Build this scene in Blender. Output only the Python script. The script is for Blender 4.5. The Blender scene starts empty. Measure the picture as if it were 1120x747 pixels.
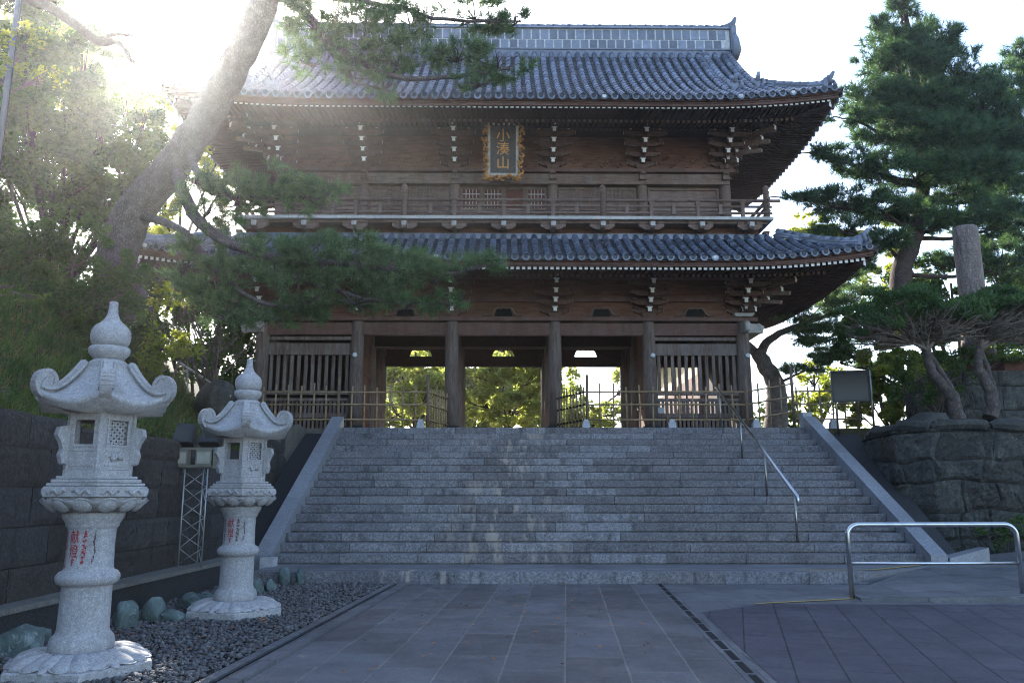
import bpy, math, random
import numpy as np
from mathutils import Vector, Matrix

# ------------------------------------------------------------------ camera, sky, sun, exposure
SC = bpy.context.scene
COL = SC.collection
R = math.radians
F, CX, CY = 870.0, 560.0, 373.5           # focal length and centre of the 1120 x 747 photograph
CAM_H = 1.445
TH = math.atan(165.0 / F)
cam = bpy.data.cameras.new('camera')
cam.lens, cam.sensor_width = 36.0 * F / 1120.0, 36.0
cam.clip_start, cam.clip_end = 0.05, 3000
cam_o = bpy.data.objects.new('camera', cam)
COL.objects.link(cam_o)
cam_o.location = (0, 0, CAM_H)
cam_o.rotation_euler = (math.pi / 2 + TH, 0, 0)
SC.camera = cam_o

SUN_EL, SUN_AZ = R(29.6), R(-22.6)         # azimuth from +Y towards +X: the sun stands ahead, to the left
world = bpy.data.worlds.new('World')
SC.world = world
world.use_nodes = True
wn = world.node_tree
sky = wn.nodes.new('ShaderNodeTexSky')
sky.sky_type = 'NISHITA'
sky.sun_disc = False
sky.sun_elevation, sky.sun_rotation = SUN_EL, SUN_AZ
sky.air_density, sky.dust_density, sky.ozone_density = 1.0, 1.3, 1.7
bg = wn.nodes['Background']
wn.links.new(sky.outputs[0], bg.inputs[0])
bg.inputs[1].default_value = 0.15
sun = bpy.data.lights.new('sun', 'SUN')
sun.energy, sun.angle, sun.color = 5.0, R(0.55), (1.0, 0.95, 0.87)
sun_o = bpy.data.objects.new('sun', sun)
COL.objects.link(sun_o)
sdir = Vector((math.sin(SUN_AZ) * math.cos(SUN_EL), math.cos(SUN_AZ) * math.cos(SUN_EL), math.sin(SUN_EL)))
sun_o.rotation_euler = sdir.to_track_quat('Z', 'Y').to_euler()
SC.view_settings.view_transform = 'Standard'
SC.view_settings.look = 'None'
SC.view_settings.exposure = 1.95
SC.view_settings.gamma = 1.0
SC.view_settings.use_curve_mapping = False
SC.render.engine = 'CYCLES'
SC.cycles.use_denoising = True
SC.cycles.denoising_prefilter = 'NONE'
SC.cycles.denoising_input_passes = 'RGB_ALBEDO_NORMAL'
SC.cycles.filter_width = 1.1
SC.cycles.max_bounces = 6
SC.cycles.diffuse_bounces = 3
SC.cycles.glossy_bounces = 2
SC.cycles.transmission_bounces = 3
SC.cycles.transparent_max_bounces = 6
SC.cycles.volume_bounces = 0
SC.cycles.use_adaptive_sampling = False
SC.cycles.adaptive_threshold = 0.004

# ------------------------------------------------------------------ measuring helpers (photo pixel + distance -> point)
def ray(px, py):
    u, v = px - CX, CY - py
    return Vector((u, F * math.cos(TH) - v * math.sin(TH), F * math.sin(TH) + v * math.cos(TH)))
def P(px, py, D):
    r = ray(px, py)
    return Vector((0, 0, CAM_H)) + r * (D / r.y)
def G(px, py, z=0.0):
    r = ray(px, py)
    return Vector((0, 0, CAM_H)) + r * ((z - CAM_H) / r.z)

# ------------------------------------------------------------------ mesh helpers
class MB:
    def __init__(s):
        s.v, s.f, s.m, s.sm = [], [], [], []
    def add(s, vs, fs, m=0, smooth=False):
        b = len(s.v)
        s.v += [tuple(p) for p in vs]
        for f in fs:
            s.f.append([b + i for i in f]); s.m.append(m); s.sm.append(smooth)
    def box(s, c, d, m=0, rot=None, taper=1.0):
        x, y, z = d[0] / 2, d[1] / 2, d[2] / 2
        vs = [Vector((sx * x * (taper if sz > 0 else 1), sy * y * (taper if sz > 0 else 1), sz * z)) for sz in (-1, 1) for sy in (-1, 1) for sx in (-1, 1)]
        if rot is not None:
            vs = [rot @ v for v in vs]
        c = Vector(c)
        s.add([v + c for v in vs], [(0, 2, 3, 1), (4, 5, 7, 6), (0, 1, 5, 4), (2, 6, 7, 3), (0, 4, 6, 2), (1, 3, 7, 5)], m)
    def bbox(s, x0, x1, y0, y1, z0, z1, m=0):
        s.box(((x0 + x1) / 2, (y0 + y1) / 2, (z0 + z1) / 2), (x1 - x0, y1 - y0, z1 - z0), m)
    def bar(s, a, b, w, h, m=0):
        a, b = Vector(a), Vector(b)
        d = b - a
        if d.length < 1e-6: return
        q = d.to_track_quat('Y', 'Z').to_matrix()
        s.box((a + b) / 2, (w, d.length, h), m, q)
    def tube(s, pts, rad, n=8, m=0, smooth=True, cap=True):
        pts = [Vector(p) for p in pts]
        k = len(pts)
        rad = list(rad) if hasattr(rad, '__len__') else [rad] * k
        vs, up = [], None
        for i, p in enumerate(pts):
            t = (pts[min(i + 1, k - 1)] - pts[max(i - 1, 0)]).normalized()
            if up is None:
                up = Vector((0, 0, 1)) if abs(t.z) < 0.9 else Vector((1, 0, 0))
            a = t.cross(up).normalized(); b = a.cross(t).normalized(); up = b
            for j in range(n):
                an = 2 * math.pi * j / n
                vs.append(p + (a * math.cos(an) + b * math.sin(an)) * rad[i])
        fs = [(i * n + j, i * n + (j + 1) % n, (i + 1) * n + (j + 1) % n, (i + 1) * n + j) for i in range(k - 1) for j in range(n)]
        s.add(vs, fs, m, smooth)
        if cap:
            b = len(s.v) - k * n
            s.f.append([b + j for j in range(n)][::-1]); s.m.append(m); s.sm.append(False)
            s.f.append([b + (k - 1) * n + j for j in range(n)]); s.m.append(m); s.sm.append(False)
    def lathe(s, prof, n=32, m=0, rf=None, smooth=True, c=(0, 0, 0), cap=True):
        vs = []
        for (r, z) in prof:
            for j in range(n):
                a = 2 * math.pi * j / n
                rr = rf(a, r, z) if rf else r
                if isinstance(rr, tuple): rr, zz = rr
                else: zz = z
                vs.append((c[0] + rr * math.cos(a), c[1] + rr * math.sin(a), c[2] + zz))
        k = len(prof)
        fs = [(i * n + j, i * n + (j + 1) % n, (i + 1) * n + (j + 1) % n, (i + 1) * n + j) for i in range(k - 1) for j in range(n)]
        s.add(vs, fs, m, smooth)
        if cap:
            b = len(s.v) - k * n
            s.f.append([b + j for j in range(n)][::-1]); s.m.append(m); s.sm.append(False)
            s.f.append([b + (k - 1) * n + j for j in range(n)]); s.m.append(m); s.sm.append(False)
    def prism(s, poly, a, b, m=0):            # poly: list of points, extruded from offset a to offset b (vectors)
        n = len(poly); a, b = Vector(a), Vector(b)
        vs = [Vector(p) + a for p in poly] + [Vector(p) + b for p in poly]
        s.add(vs, [tuple(range(n))[::-1], tuple(range(n, 2 * n))] + [(i, (i + 1) % n, n + (i + 1) % n, n + i) for i in range(n)], m)
    def build(s, name, mats, parent=None, loc=None, rz=0.0):
        me = bpy.data.meshes.new(name)
        me.from_pydata(s.v, [], s.f)
        mats = mats if isinstance(mats, (list, tuple)) else [mats]
        for mt in mats: me.materials.append(mt)
        me.polygons.foreach_set('material_index', s.m)
        me.polygons.foreach_set('use_smooth', s.sm)
        me.update()
        return link(name, me, parent, loc, rz)
def link(name, data, parent=None, loc=None, rz=0.0):
    o = bpy.data.objects.new(name, data)
    COL.objects.link(o)
    if parent is not None: o.parent = parent
    if loc is not None: o.location = loc
    if rz: o.rotation_euler = (0, 0, rz)
    return o
def bulk(name, V, k, mats, parent=None, smooth=False, midx=None):   # V: (n*k,3) vertices, each k in a row one face
    me = bpy.data.meshes.new(name)
    n = len(V) // k
    me.vertices.add(len(V)); me.vertices.foreach_set('co', np.ascontiguousarray(V, dtype=np.float32).ravel())
    me.loops.add(n * k); me.loops.foreach_set('vertex_index', np.arange(n * k, dtype=np.int32))
    me.polygons.add(n); me.polygons.foreach_set('loop_start', np.arange(0, n * k, k, dtype=np.int32))
    for mt in (mats if isinstance(mats, (list, tuple)) else [mats]): me.materials.append(mt)
    if midx is not None: me.polygons.foreach_set('material_index', np.ascontiguousarray(midx, dtype=np.int32))
    me.update(calc_edges=True)
    return link(name, me, parent)
def tag(o, label=None, cat=None, group=None, kind=None):
    if label: o['label'] = label
    if cat: o['category'] = cat
    if group: o['group'] = group
    if kind: o['kind'] = kind
    return o
def thing(name, label, cat, loc=(0, 0, 0), rz=0.0, group=None):
    return tag(link(name, None, None, loc, rz), label, cat, group)
def copy_part(o, parent, loc=None, rz=None):
    c = o.copy(); COL.objects.link(c); c.parent = parent
    if loc is not None: c.location = loc
    if rz is not None: c.rotation_euler = (0, 0, rz)
    for ch in list(o.children): copy_part(ch, c)
    return c

# ------------------------------------------------------------------ materials
class NT:
    def __init__(s, name):
        s.mat = bpy.data.materials.new(name); s.mat.use_nodes = True
        s.t = s.mat.node_tree; s.n = s.t.nodes; s.b = s.n['Principled BSDF']; s.out = s.n['Material Output']
        s.co = s.n.new('ShaderNodeTexCoord')
    def lk(s, a, b): s.t.links.new(a, b)
    def mapping(s, sc=(1, 1, 1), rot=(0, 0, 0), src='Object'):
        m = s.n.new('ShaderNodeMapping'); m.inputs['Scale'].default_value = sc; m.inputs['Rotation'].default_value = rot
        s.lk(s.co.outputs[src], m.inputs['Vector']); return m.outputs[0]
    def noise(s, scale, vec=None, detail=4, rough=0.6, dist=0.0):
        t = s.n.new('ShaderNodeTexNoise'); t.inputs['Scale'].default_value = scale; t.inputs['Detail'].default_value = detail
        t.inputs['Roughness'].default_value = rough; t.inputs['Distortion'].default_value = dist
        s.lk(vec if vec is not None else s.co.outputs['Object'], t.inputs['Vector']); return t.outputs[0]
    def voro(s, scale, vec=None, feature='F1', out='Distance'):
        t = s.n.new('ShaderNodeTexVoronoi'); t.inputs['Scale'].default_value = scale; t.feature = feature
        s.lk(vec if vec is not None else s.co.outputs['Object'], t.inputs['Vector']); return t.outputs[out]
    def ramp(s, fac, stops):
        r = s.n.new('ShaderNodeValToRGB'); e = r.color_ramp.elements
        while len(e) < len(stops): e.new(0.5)
        for el, (p, c) in zip(e, stops):
            el.position = p; el.color = (c[0], c[1], c[2], 1) if hasattr(c, '__len__') else (c, c, c, 1)
        s.lk(fac, r.inputs[0]); return r.outputs[0]
    def mix(s, fac, a, b, mode='MIX'):
        m = s.n.new('ShaderNodeMix'); m.data_type = 'RGBA'; m.blend_type = mode; m.clamp_factor = True
        for sock, val in ((m.inputs[0], fac), (m.inputs[6], a), (m.inputs[7], b)):
            if hasattr(val, 'default_value') or isinstance(val, bpy.types.NodeSocket): s.lk(val, sock)
            elif hasattr(val, '__len__'): sock.default_value = (val[0], val[1], val[2], 1)
            else: sock.default_value = val
        return m.outputs[2]
    def island(s):
        g = s.n.new('ShaderNodeNewGeometry'); return g.outputs['Random Per Island']
    def bump(s, h, strength=0.4, dist=0.02):
        b = s.n.new('ShaderNodeBump'); b.inputs['Strength'].default_value = strength; b.inputs['Distance'].default_value = dist
        s.lk(h, b.inputs['Height']); s.lk(b.outputs[0], s.b.inputs['Normal'])
    def done(s, col, rough=0.7, spec=0.3, metal=0.0):
        if isinstance(col, bpy.types.NodeSocket): s.lk(col, s.b.inputs['Base Color'])
        else: s.b.inputs['Base Color'].default_value = (*col, 1)
        if isinstance(rough, bpy.types.NodeSocket): s.lk(rough, s.b.inputs['Roughness'])
        else: s.b.inputs['Roughness'].default_value = rough
        s.b.inputs['Specular IOR Level'].default_value = spec
        s.b.inputs['Metallic'].default_value = metal
        return s.mat
M = {}
def stone_mat(name, base, vary=0.5, speck=(0.08, 0.08, 0.09), speck_amt=0.5, fine=160, stain=(0.5, 0.45, 0.38), stain_amt=0.3, bump=0.25, rough=0.75, isl=0.5, spec=0.3, painted_sheen=False, mott=0.0, drip=0.0):
    n = NT(name)
    big = n.ramp(n.noise(0.9, detail=6, rough=0.65), [(0.35, 0.62), (0.7, 1.12)])
    c = n.mix(vary, base, big, 'MULTIPLY')
    sp = n.ramp(n.noise(fine, detail=2, rough=0.7), [(0.36, 1), (0.5, 0)])
    c = n.mix(n.mix(1.0, sp, (speck_amt,) * 3, 'MULTIPLY'), c, speck)
    sp2 = n.ramp(n.noise(fine * 0.75, detail=1), [(0.6, 0), (0.72, 0.6)])
    c = n.mix(sp2, c, tuple(min(0.75, b * 1.7) for b in base))
    if isl:
        c = n.mix(isl, c, n.ramp(n.island(), [(0, (0.5, 0.47, 0.45)), (0.3, (0.95, 0.85, 0.8)), (0.65, (0.8, 0.82, 0.88)), (1, (1.4, 1.36, 1.32))]), 'MULTIPLY')
    st = n.ramp(n.noise(2.3, detail=8, rough=0.75, dist=0.6), [(0.52, 0), (0.68, 1)])
    c = n.mix(n.mix(1.0, st, (stain_amt,) * 3, 'MULTIPLY'), c, tuple(b * s_ * 1.0 for b, s_ in zip(base, stain)))
    if mott:
        c = n.mix(mott, c, n.ramp(n.noise(26, detail=5, rough=0.75), [(0.32, 0.35), (0.5, 0.95), (0.68, 1.75)]), 'MULTIPLY')
    if drip:
        dr = n.ramp(n.noise(1.0, n.mapping((7, 7, 0.9)), detail=6, rough=0.7), [(0.55, 0), (0.66, 1)])
        c = n.mix(n.mix(1.0, dr, (drip,) * 3, 'MULTIPLY'), c, tuple(b * 0.22 for b in base))
    if painted_sheen:                            # warm sheen on the middle of the flight, painted into the granite colour
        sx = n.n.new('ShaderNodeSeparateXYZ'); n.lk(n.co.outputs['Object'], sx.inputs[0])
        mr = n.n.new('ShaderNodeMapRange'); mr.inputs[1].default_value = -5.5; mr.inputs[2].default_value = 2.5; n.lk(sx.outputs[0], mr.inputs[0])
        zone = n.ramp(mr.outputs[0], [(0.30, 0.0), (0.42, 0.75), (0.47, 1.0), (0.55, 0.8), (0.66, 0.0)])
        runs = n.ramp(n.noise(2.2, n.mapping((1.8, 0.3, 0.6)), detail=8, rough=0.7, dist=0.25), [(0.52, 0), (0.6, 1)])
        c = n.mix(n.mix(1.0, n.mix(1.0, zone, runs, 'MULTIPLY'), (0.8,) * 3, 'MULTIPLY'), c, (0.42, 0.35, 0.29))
    n.bump(n.noise(fine * 0.5, detail=6), bump, 0.01)
    M[name] = n.done(c, rough, spec)
stone_mat('step_granite', (0.2, 0.195, 0.207), stain=(0.3, 0.27, 0.25), stain_amt=0.7, isl=0.6, fine=90, speck_amt=0.65, painted_sheen=True, mott=0.85, drip=0.6)
stone_mat('lantern_granite', (0.38, 0.365, 0.365), mott=0.3, drip=0.22, vary=0.3, speck=(0.16, 0.15, 0.15), speck_amt=0.6, fine=110, isl=0, stain=(0.62, 0.52, 0.38), stain_amt=0.4, bump=0.3)
stone_mat('string_granite', (0.26, 0.265, 0.285), mott=0.5, isl=0.25, rough=0.35, spec=0.5)
stone_mat('wall_stone', (0.042, 0.038, 0.036), mott=0.7, drip=0.4, isl=0.7, fine=40, stain=(0.4, 0.4, 0.4), stain_amt=0.6, bump=0.8)
stone_mat('rubble_stone', (0.05, 0.049, 0.044), mott=0.8, drip=0.3, isl=0.8, fine=30, stain=(3.2, 3.3, 3.0), stain_amt=0.5, bump=1.0, speck_amt=0.8, speck=(0.03, 0.035, 0.025))
stone_mat('ledge_concrete', (0.17, 0.16, 0.145), isl=0, fine=60, stain=(0.4, 0.36, 0.3), stain_amt=0.6)
stone_mat('dark_concrete', (0.03, 0.029, 0.029), isl=0, fine=50, stain=(0.5, 0.55, 0.4), stain_amt=0.5)
stone_mat('block_white', (0.42, 0.42, 0.44), isl=0, fine=60, vary=0.3, stain_amt=0.2)
stone_mat('gravel_stone', (0.12, 0.115, 0.115), isl=0.9, fine=60, stain_amt=0.0, rough=0.8)
stone_mat('pillar_stone', (0.17, 0.13, 0.115), mott=0.7, drip=0.75, isl=0, fine=25, stain=(1.9, 2.0, 2.0), stain_amt=0.6, bump=1.0, speck=(0.06, 0.05, 0.05))

def wood(name, a, b, rough=0.8, gray=0.0, sc=(9, 9, 0.9), isl=0.35):
    n = NT(name)
    g = n.noise(3.0, n.mapping(sc), detail=8, rough=0.7, dist=0.4)
    c = n.ramp(g, [(0.3, a), (0.7, b)])
    big = n.ramp(n.noise(0.7, detail=5), [(0.35, 0.6), (0.68, 1.15)])
    c = n.mix(0.7, c, big, 'MULTIPLY')
    if gray:
        w = n.ramp(n.noise(1.6, n.mapping((3, 3, 0.6)), detail=6, rough=0.7), [(0.42, 0), (0.62, 1)])
        c = n.mix(n.mix(1.0, w, (gray,) * 3, 'MULTIPLY'), c, (0.25, 0.235, 0.225))
    c = n.mix(isl, c, n.ramp(n.island(), [(0, 0.6), (1, 1.25)]), 'MULTIPLY')
    n.bump(g, 0.35, 0.02)
    M[name] = n.done(c, rough, 0.25)
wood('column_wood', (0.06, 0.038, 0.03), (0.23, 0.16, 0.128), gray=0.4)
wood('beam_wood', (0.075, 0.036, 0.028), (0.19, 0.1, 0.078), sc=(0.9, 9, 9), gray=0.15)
wood('board_wood', (0.075, 0.034, 0.022), (0.23, 0.112, 0.073), sc=(0.7, 6, 6))
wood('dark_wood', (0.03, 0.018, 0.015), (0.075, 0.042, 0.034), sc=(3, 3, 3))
wood('gray_wood', (0.075, 0.042, 0.031), (0.26, 0.165, 0.125), sc=(1, 8, 8), gray=0.25)
wood('bracket_wood', (0.07, 0.037, 0.028), (0.19, 0.11, 0.086), sc=(4, 4, 4))
wood('pale_wood', (0.36, 0.33, 0.3), (0.56, 0.52, 0.48), sc=(3, 3, 3))
wood('bamboo', (0.2, 0.135, 0.075), (0.44, 0.31, 0.17), sc=(2, 2, 2), isl=0.7, rough=0.5)
wood('old_bamboo', (0.1, 0.065, 0.045), (0.22, 0.15, 0.1), sc=(2, 2, 2), isl=0.6, rough=0.6)
def simple(name, col, rough=0.6, spec=0.3, metal=0.0, nz=0.25, scale=6, isl=0.0):
    n = NT(name)
    k = n.ramp(n.noise(scale, detail=6, rough=0.65), [(0.3, 1 - nz), (0.7, 1 + nz * 0.4)])
    c = n.mix(1.0, col, k, 'MULTIPLY')
    if isl: c = n.mix(isl, c, n.ramp(n.island(), [(0, 0.55), (1, 1.3)]), 'MULTIPLY')
    M[name] = n.done(c, rough, spec, metal)
simple('white_paint', (0.82, 0.81, 0.79), 0.7, nz=0.2, scale=20, isl=0.2)
simple('cream_plaster', (0.74, 0.6, 0.38), 0.9, nz=0.15)
simple('red_board', (0.12, 0.045, 0.03), 0.8, nz=0.4)
simple('white_plaster', (0.66, 0.66, 0.66), 0.85, nz=0.4, scale=9)
simple('steel', (0.55, 0.55, 0.56), 0.28, 0.5, 1.0, nz=0.2)
simple('aged_steel', (0.42, 0.38, 0.33), 0.35, 0.5, 1.0, nz=0.4)
simple('galvanised', (0.4, 0.4, 0.39), 0.45, 0.5, 0.6, nz=0.3)
simple('black_metal', (0.025, 0.025, 0.027), 0.5, 0.4, 0.0)
simple('lamp_body', (0.2, 0.185, 0.14), 0.5, 0.4, 0.2)
simple('lamp_glass', (0.4, 0.38, 0.3), 0.2, 0.6)
simple('board_black', (0.014, 0.016, 0.02), 0.35, 0.5)
simple('gold', (0.5, 0.23, 0.06), 0.45, 0.5, 0.35, nz=0.5, scale=14)
simple('bright_gold', (0.62, 0.29, 0.07), 0.45, 0.5, 0.2)
simple('plaque_panel', (0.085, 0.075, 0.07), 0.6, nz=0.4, scale=8)
simple('red_paint', (0.36, 0.018, 0.035), 0.6, nz=0.3, scale=60)
simple('ink', (0.09, 0.05, 0.06), 0.7)
simple('hole_black', (0.008, 0.008, 0.008), 0.9)
simple('yellow_paint', (0.42, 0.3, 0.09), 0.8, nz=0.4, scale=25)
simple('pole_paint', (0.16, 0.18, 0.21), 0.5)
simple('brown_leaf', (0.3, 0.12, 0.045), 0.8, isl=0.8)

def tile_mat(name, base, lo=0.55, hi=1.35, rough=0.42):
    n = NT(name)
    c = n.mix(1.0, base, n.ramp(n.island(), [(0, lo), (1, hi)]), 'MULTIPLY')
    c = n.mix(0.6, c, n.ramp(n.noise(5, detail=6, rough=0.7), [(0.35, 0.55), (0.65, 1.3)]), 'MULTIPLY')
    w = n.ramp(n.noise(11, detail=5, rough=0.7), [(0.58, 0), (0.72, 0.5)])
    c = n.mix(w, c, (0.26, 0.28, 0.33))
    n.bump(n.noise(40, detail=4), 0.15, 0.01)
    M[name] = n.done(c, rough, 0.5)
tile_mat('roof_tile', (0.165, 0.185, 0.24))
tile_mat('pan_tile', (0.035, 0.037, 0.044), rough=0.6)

def bark(name, a, b, sc=9):
    n = NT(name)
    v = n.voro(sc, n.mapping((1, 1, 0.45)), 'DISTANCE_TO_EDGE')
    nz = n.noise(7, detail=6, rough=0.7)
    v = n.mix(0.45, v, n.noise(5, detail=7, rough=0.75)); c = n.mix(n.ramp(v, [(0.1, 0), (0.42, 1)]), a, b)
    c = n.mix(0.7, c, n.ramp(nz, [(0.3, 0.5), (0.7, 1.3)]), 'MULTIPLY')
    n.bump(n.mix(0.5, n.ramp(v, [(0, 0), (0.2, 1)]), nz), 0.9, 0.05)
    M[name] = n.done(c, 0.9, 0.15)
bark('pine_bark', (0.045, 0.037, 0.033), (0.17, 0.145, 0.135), 26)
bark('dark_bark', (0.028, 0.02, 0.017), (0.085, 0.06, 0.05), 18)
bark('pale_bark', (0.09, 0.075, 0.065), (0.22, 0.19, 0.175), 17)
bark('juniper_bark', (0.04, 0.032, 0.028), (0.13, 0.105, 0.095), 17)
bark('twig_bark', (0.09, 0.068, 0.05), (0.19, 0.15, 0.12), 12)

def leaf(name, a, b, tr, trw=0.4, scale=1.3, rough=0.55):
    n = NT(name)
    f = n.noise(scale, detail=4, rough=0.6)
    c = n.ramp(f, [(0.35, a), (0.68, b)])
    c = n.mix(0.55, c, n.ramp(n.island(), [(0, 0.5), (1, 1.35)]), 'MULTIPLY')
    n.done(c, rough, 0.25)
    t = n.n.new('ShaderNodeBsdfTranslucent')
    n.lk(n.mix(1.0, c, tr, 'MULTIPLY'), t.inputs[0])
    mx = n.n.new('ShaderNodeMixShader'); mx.inputs[0].default_value = trw
    n.lk(n.b.outputs[0], mx.inputs[1]); n.lk(t.outputs[0], mx.inputs[2]); n.lk(mx.outputs[0], n.out.inputs[0])
    M[name] = n.mat
leaf('pine_needle', (0.035, 0.075, 0.04), (0.16, 0.235, 0.115), (1.7, 1.8, 1.0), 0.4, 7)
leaf('dark_needle', (0.02, 0.05, 0.034), (0.1, 0.17, 0.085), (1.7, 1.8, 0.8), 0.35, 5)
leaf('broad_leaf', (0.05, 0.095, 0.02), (0.12, 0.17, 0.036), (2.6, 2.4, 1.0), 0.5)
leaf('bright_leaf', (0.1, 0.145, 0.03), (0.19, 0.22, 0.055), (2.8, 2.4, 0.9), 0.55)
leaf('dark_leaf', (0.03, 0.065, 0.018), (0.08, 0.125, 0.036), (2.2, 2.2, 0.9), 0.42)
leaf('juniper_leaf', (0.02, 0.055, 0.018), (0.07, 0.125, 0.036), (1.8, 1.8, 0.8), 0.35)
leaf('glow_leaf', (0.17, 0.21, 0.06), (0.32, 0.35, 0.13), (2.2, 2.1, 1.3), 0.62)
leaf('dry_grass', (0.12, 0.085, 0.035), (0.3, 0.22, 0.1), (1.6, 1.4, 0.9), 0.4)

def soil(name, a, b):
    n = NT(name)
    c = n.ramp(n.noise(3.5, detail=9, rough=0.75), [(0.3, a), (0.7, b)])
    c = n.mix(0.5, c, n.ramp(n.noise(45, detail=4), [(0.3, 0.5), (0.7, 1.4)]), 'MULTIPLY')
    n.bump(n.noise(20, detail=8, rough=0.7), 0.8, 0.05)
    M[name] = n.done(c, 0.95, 0.1)
soil('bank_soil', (0.035, 0.036, 0.018), (0.1, 0.08, 0.042))
soil('gravel_bed_soil', (0.04, 0.038, 0.038), (0.1, 0.095, 0.09))
soil('ground_soil', (0.11, 0.1, 0.085), (0.2, 0.185, 0.16))
def rock(name):
    n = NT(name)
    f = n.noise(4, detail=8, rough=0.7, dist=0.8)
    c = n.ramp(f, [(0.3, (0.035, 0.05, 0.048)), (0.52, (0.11, 0.145, 0.138)), (0.68, (0.34, 0.39, 0.38))])
    v = n.ramp(n.noise(2.2, n.mapping((1, 3, 2)), detail=10, rough=0.8, dist=1.5), [(0.56, 0), (0.62, 0.7), (0.7, 0)])
    c = n.mix(v, c, (0.5, 0.54, 0.52))
    n.bump(f, 0.7, 0.05)
    M[name] = n.done(c, 0.7, 0.35)
rock('boulder_stone')

def paving(name, c1, c2, mortar, bw, rh, ms, offset=0.5, rough=(0.35, 0.7), speck=0.35, rot=0.0, spec=0.4, bumpy=0.25):
    n = NT(name)
    b = n.n.new('ShaderNodeTexBrick')
    n.lk(n.mapping((1, 1, 1), (0, 0, rot)), b.inputs['Vector'])
    b.offset = offset
    b.inputs['Color1'].default_value = (*c1, 1); b.inputs['Color2'].default_value = (*c2, 1); b.inputs['Mortar'].default_value = (*mortar, 1)
    b.inputs['Scale'].default_value = 1.0; b.inputs['Mortar Size'].default_value = ms; b.inputs['Mortar Smooth'].default_value = 0.3
    b.inputs['Brick Width'].default_value = bw; b.inputs['Row Height'].default_value = rh
    st = n.noise(1.1, detail=8, rough=0.7, dist=0.5)
    c = n.mix(0.75, b.outputs[0], n.ramp(st, [(0.3, 0.5), (0.68, 1.3)]), 'MULTIPLY')
    c = n.mix(speck, c, n.ramp(n.noise(120, detail=3), [(0.3, 0.45), (0.7, 1.5)]), 'MULTIPLY')
    c = n.mix(0.6, c, n.ramp(n.noise(34, detail=5, rough=0.75), [(0.32, 0.5), (0.68, 1.5)]), 'MULTIPLY')
    sc_ = n.ramp(n.noise(2.2, n.mapping((1, 4, 1), (0, 0, 0.4)), detail=9, rough=0.75), [(0.58, 0), (0.66, 0.35)])
    c = n.mix(sc_, c, tuple(min(0.6, q * 2.2) for q in c2))
    n.bump(n.mix(0.3, n.ramp(b.outputs[1], [(0, 1), (1, 0)]), n.noise(70, detail=5)), bumpy, 0.01)
    M[name] = n.done(c, n.ramp(n.noise(1.7, detail=6), [(0.35, rough[0]), (0.65, rough[1])]), spec)
paving('path_granite', (0.088, 0.08, 0.082), (0.125, 0.12, 0.126), (0.18, 0.168, 0.15), 1.15, 0.52, 0.010, rot=R(90), bumpy=0.5)
paving('plaza_tile', (0.05, 0.045, 0.058), (0.064, 0.058, 0.072), (0.012, 0.011, 0.013), 0.78, 0.39, 0.009, offset=0.5, rot=R(90), rough=(0.5, 0.75), spec=0.3)
paving('apron_granite', (0.1, 0.098, 0.104), (0.135, 0.13, 0.135), (0.05, 0.048, 0.045), 1.4, 0.7, 0.012)
paving('platform_granite', (0.13, 0.127, 0.135), (0.175, 0.17, 0.175), (0.06, 0.058, 0.055), 1.5, 2.2, 0.006)

# ------------------------------------------------------------------ the setting: ground, paving, banks
TERR = 3.046                              # height of the upper terrace
def structure(o): o['kind'] = 'structure'; return o
def sheet(name, poly, z, mat, loc=(0, 0, 0), rz=0.0, thick=0.0):
    b = MB()
    if thick: b.prism([(x, y, z) for x, y in poly], (0, 0, 0), (0, 0, -thick))
    else: b.add([(x, y, z) for x, y in poly], [tuple(range(len(poly)))])
    return structure(b.build(name, M[mat], None, loc, rz))
rnd = random.Random(7)
def smooth(a, b, x):
    t = min(1, max(0, (x - a) / (b - a))); return t * t * (3 - 2 * t)
def vnoise(x, y, s=0):
    return (math.sin(x * 1.7 + s + 1.3 * math.sin(y * 0.9 + s)) + math.sin(y * 2.1 - s + 1.1 * math.sin(x * 1.3 - s)) + 0.5 * math.sin(x * 4.1 + y * 3.3 + s)) / 2.5
def land_h(x, y):
    # left bank, right bank, upper terrace, lower yard
    if y < 20.15:
        if x < -5.2:
            lo = 2.15 + max(0, -5.3 - x) * 0.92
            h = min(lo, 9.5 + (-x - 13) * 0.1)
        elif x > 8.9 and y > 16.6: h = 2.9
        else: h = -0.02
    else: h = TERR - 0.012
    if x < -5.2 and y > 15:
        up = TERR + max(0, -10.6 - x) * 0.75
        up = min(up, 9)
        w = smooth(15.5, 19.5, y)
        h = (min(2.15 + max(0, -5.3 - x) * 0.92, 9.5)) * (1 - w) + up * w
        if y > 19.5 and x > -10.6: h = TERR - 0.012
    if h > 0.5 and not (y > 19.5 and -10.8 < x < 13):
        h += 0.13 * vnoise(x * 1.3, y * 1.3) + 0.06 * vnoise(x * 3.1, y * 2.9, 2)
    return h
xs = sorted(set([-140, -110, -80, -50, -35, -26, -20, -16] + [round(-13 + 0.45 * i, 3) for i in range(18)] + [-5.21, -5.19, -4.4, 0, 4, 7.7, 8.89, 8.91, 10, 11, 12, 13, 15, 18, 24, 35, 60, 100, 140]))
ys = sorted(set([-60, -30, -10, 0, 3, 5] + [round(6 + 0.5 * i, 3) for i in range(20)] + [16.59, 16.61, 17.5, 18.5, 19.4, 20.14, 20.16, 21, 23, 26, 30, 34, 40, 50, 70, 110, 150, 200]))
b = MB()
b.add([(x, y, land_h(x, y)) for y in ys for x in xs], [(j * len(xs) + i, j * len(xs) + i + 1, (j + 1) * len(xs) + i + 1, (j + 1) * len(xs) + i) for j in range(len(ys) - 1) for i in range(len(xs) - 1)], 0, False)
me_o = b.build('ground', [M['ground_soil'], M['bank_soil']])
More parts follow.
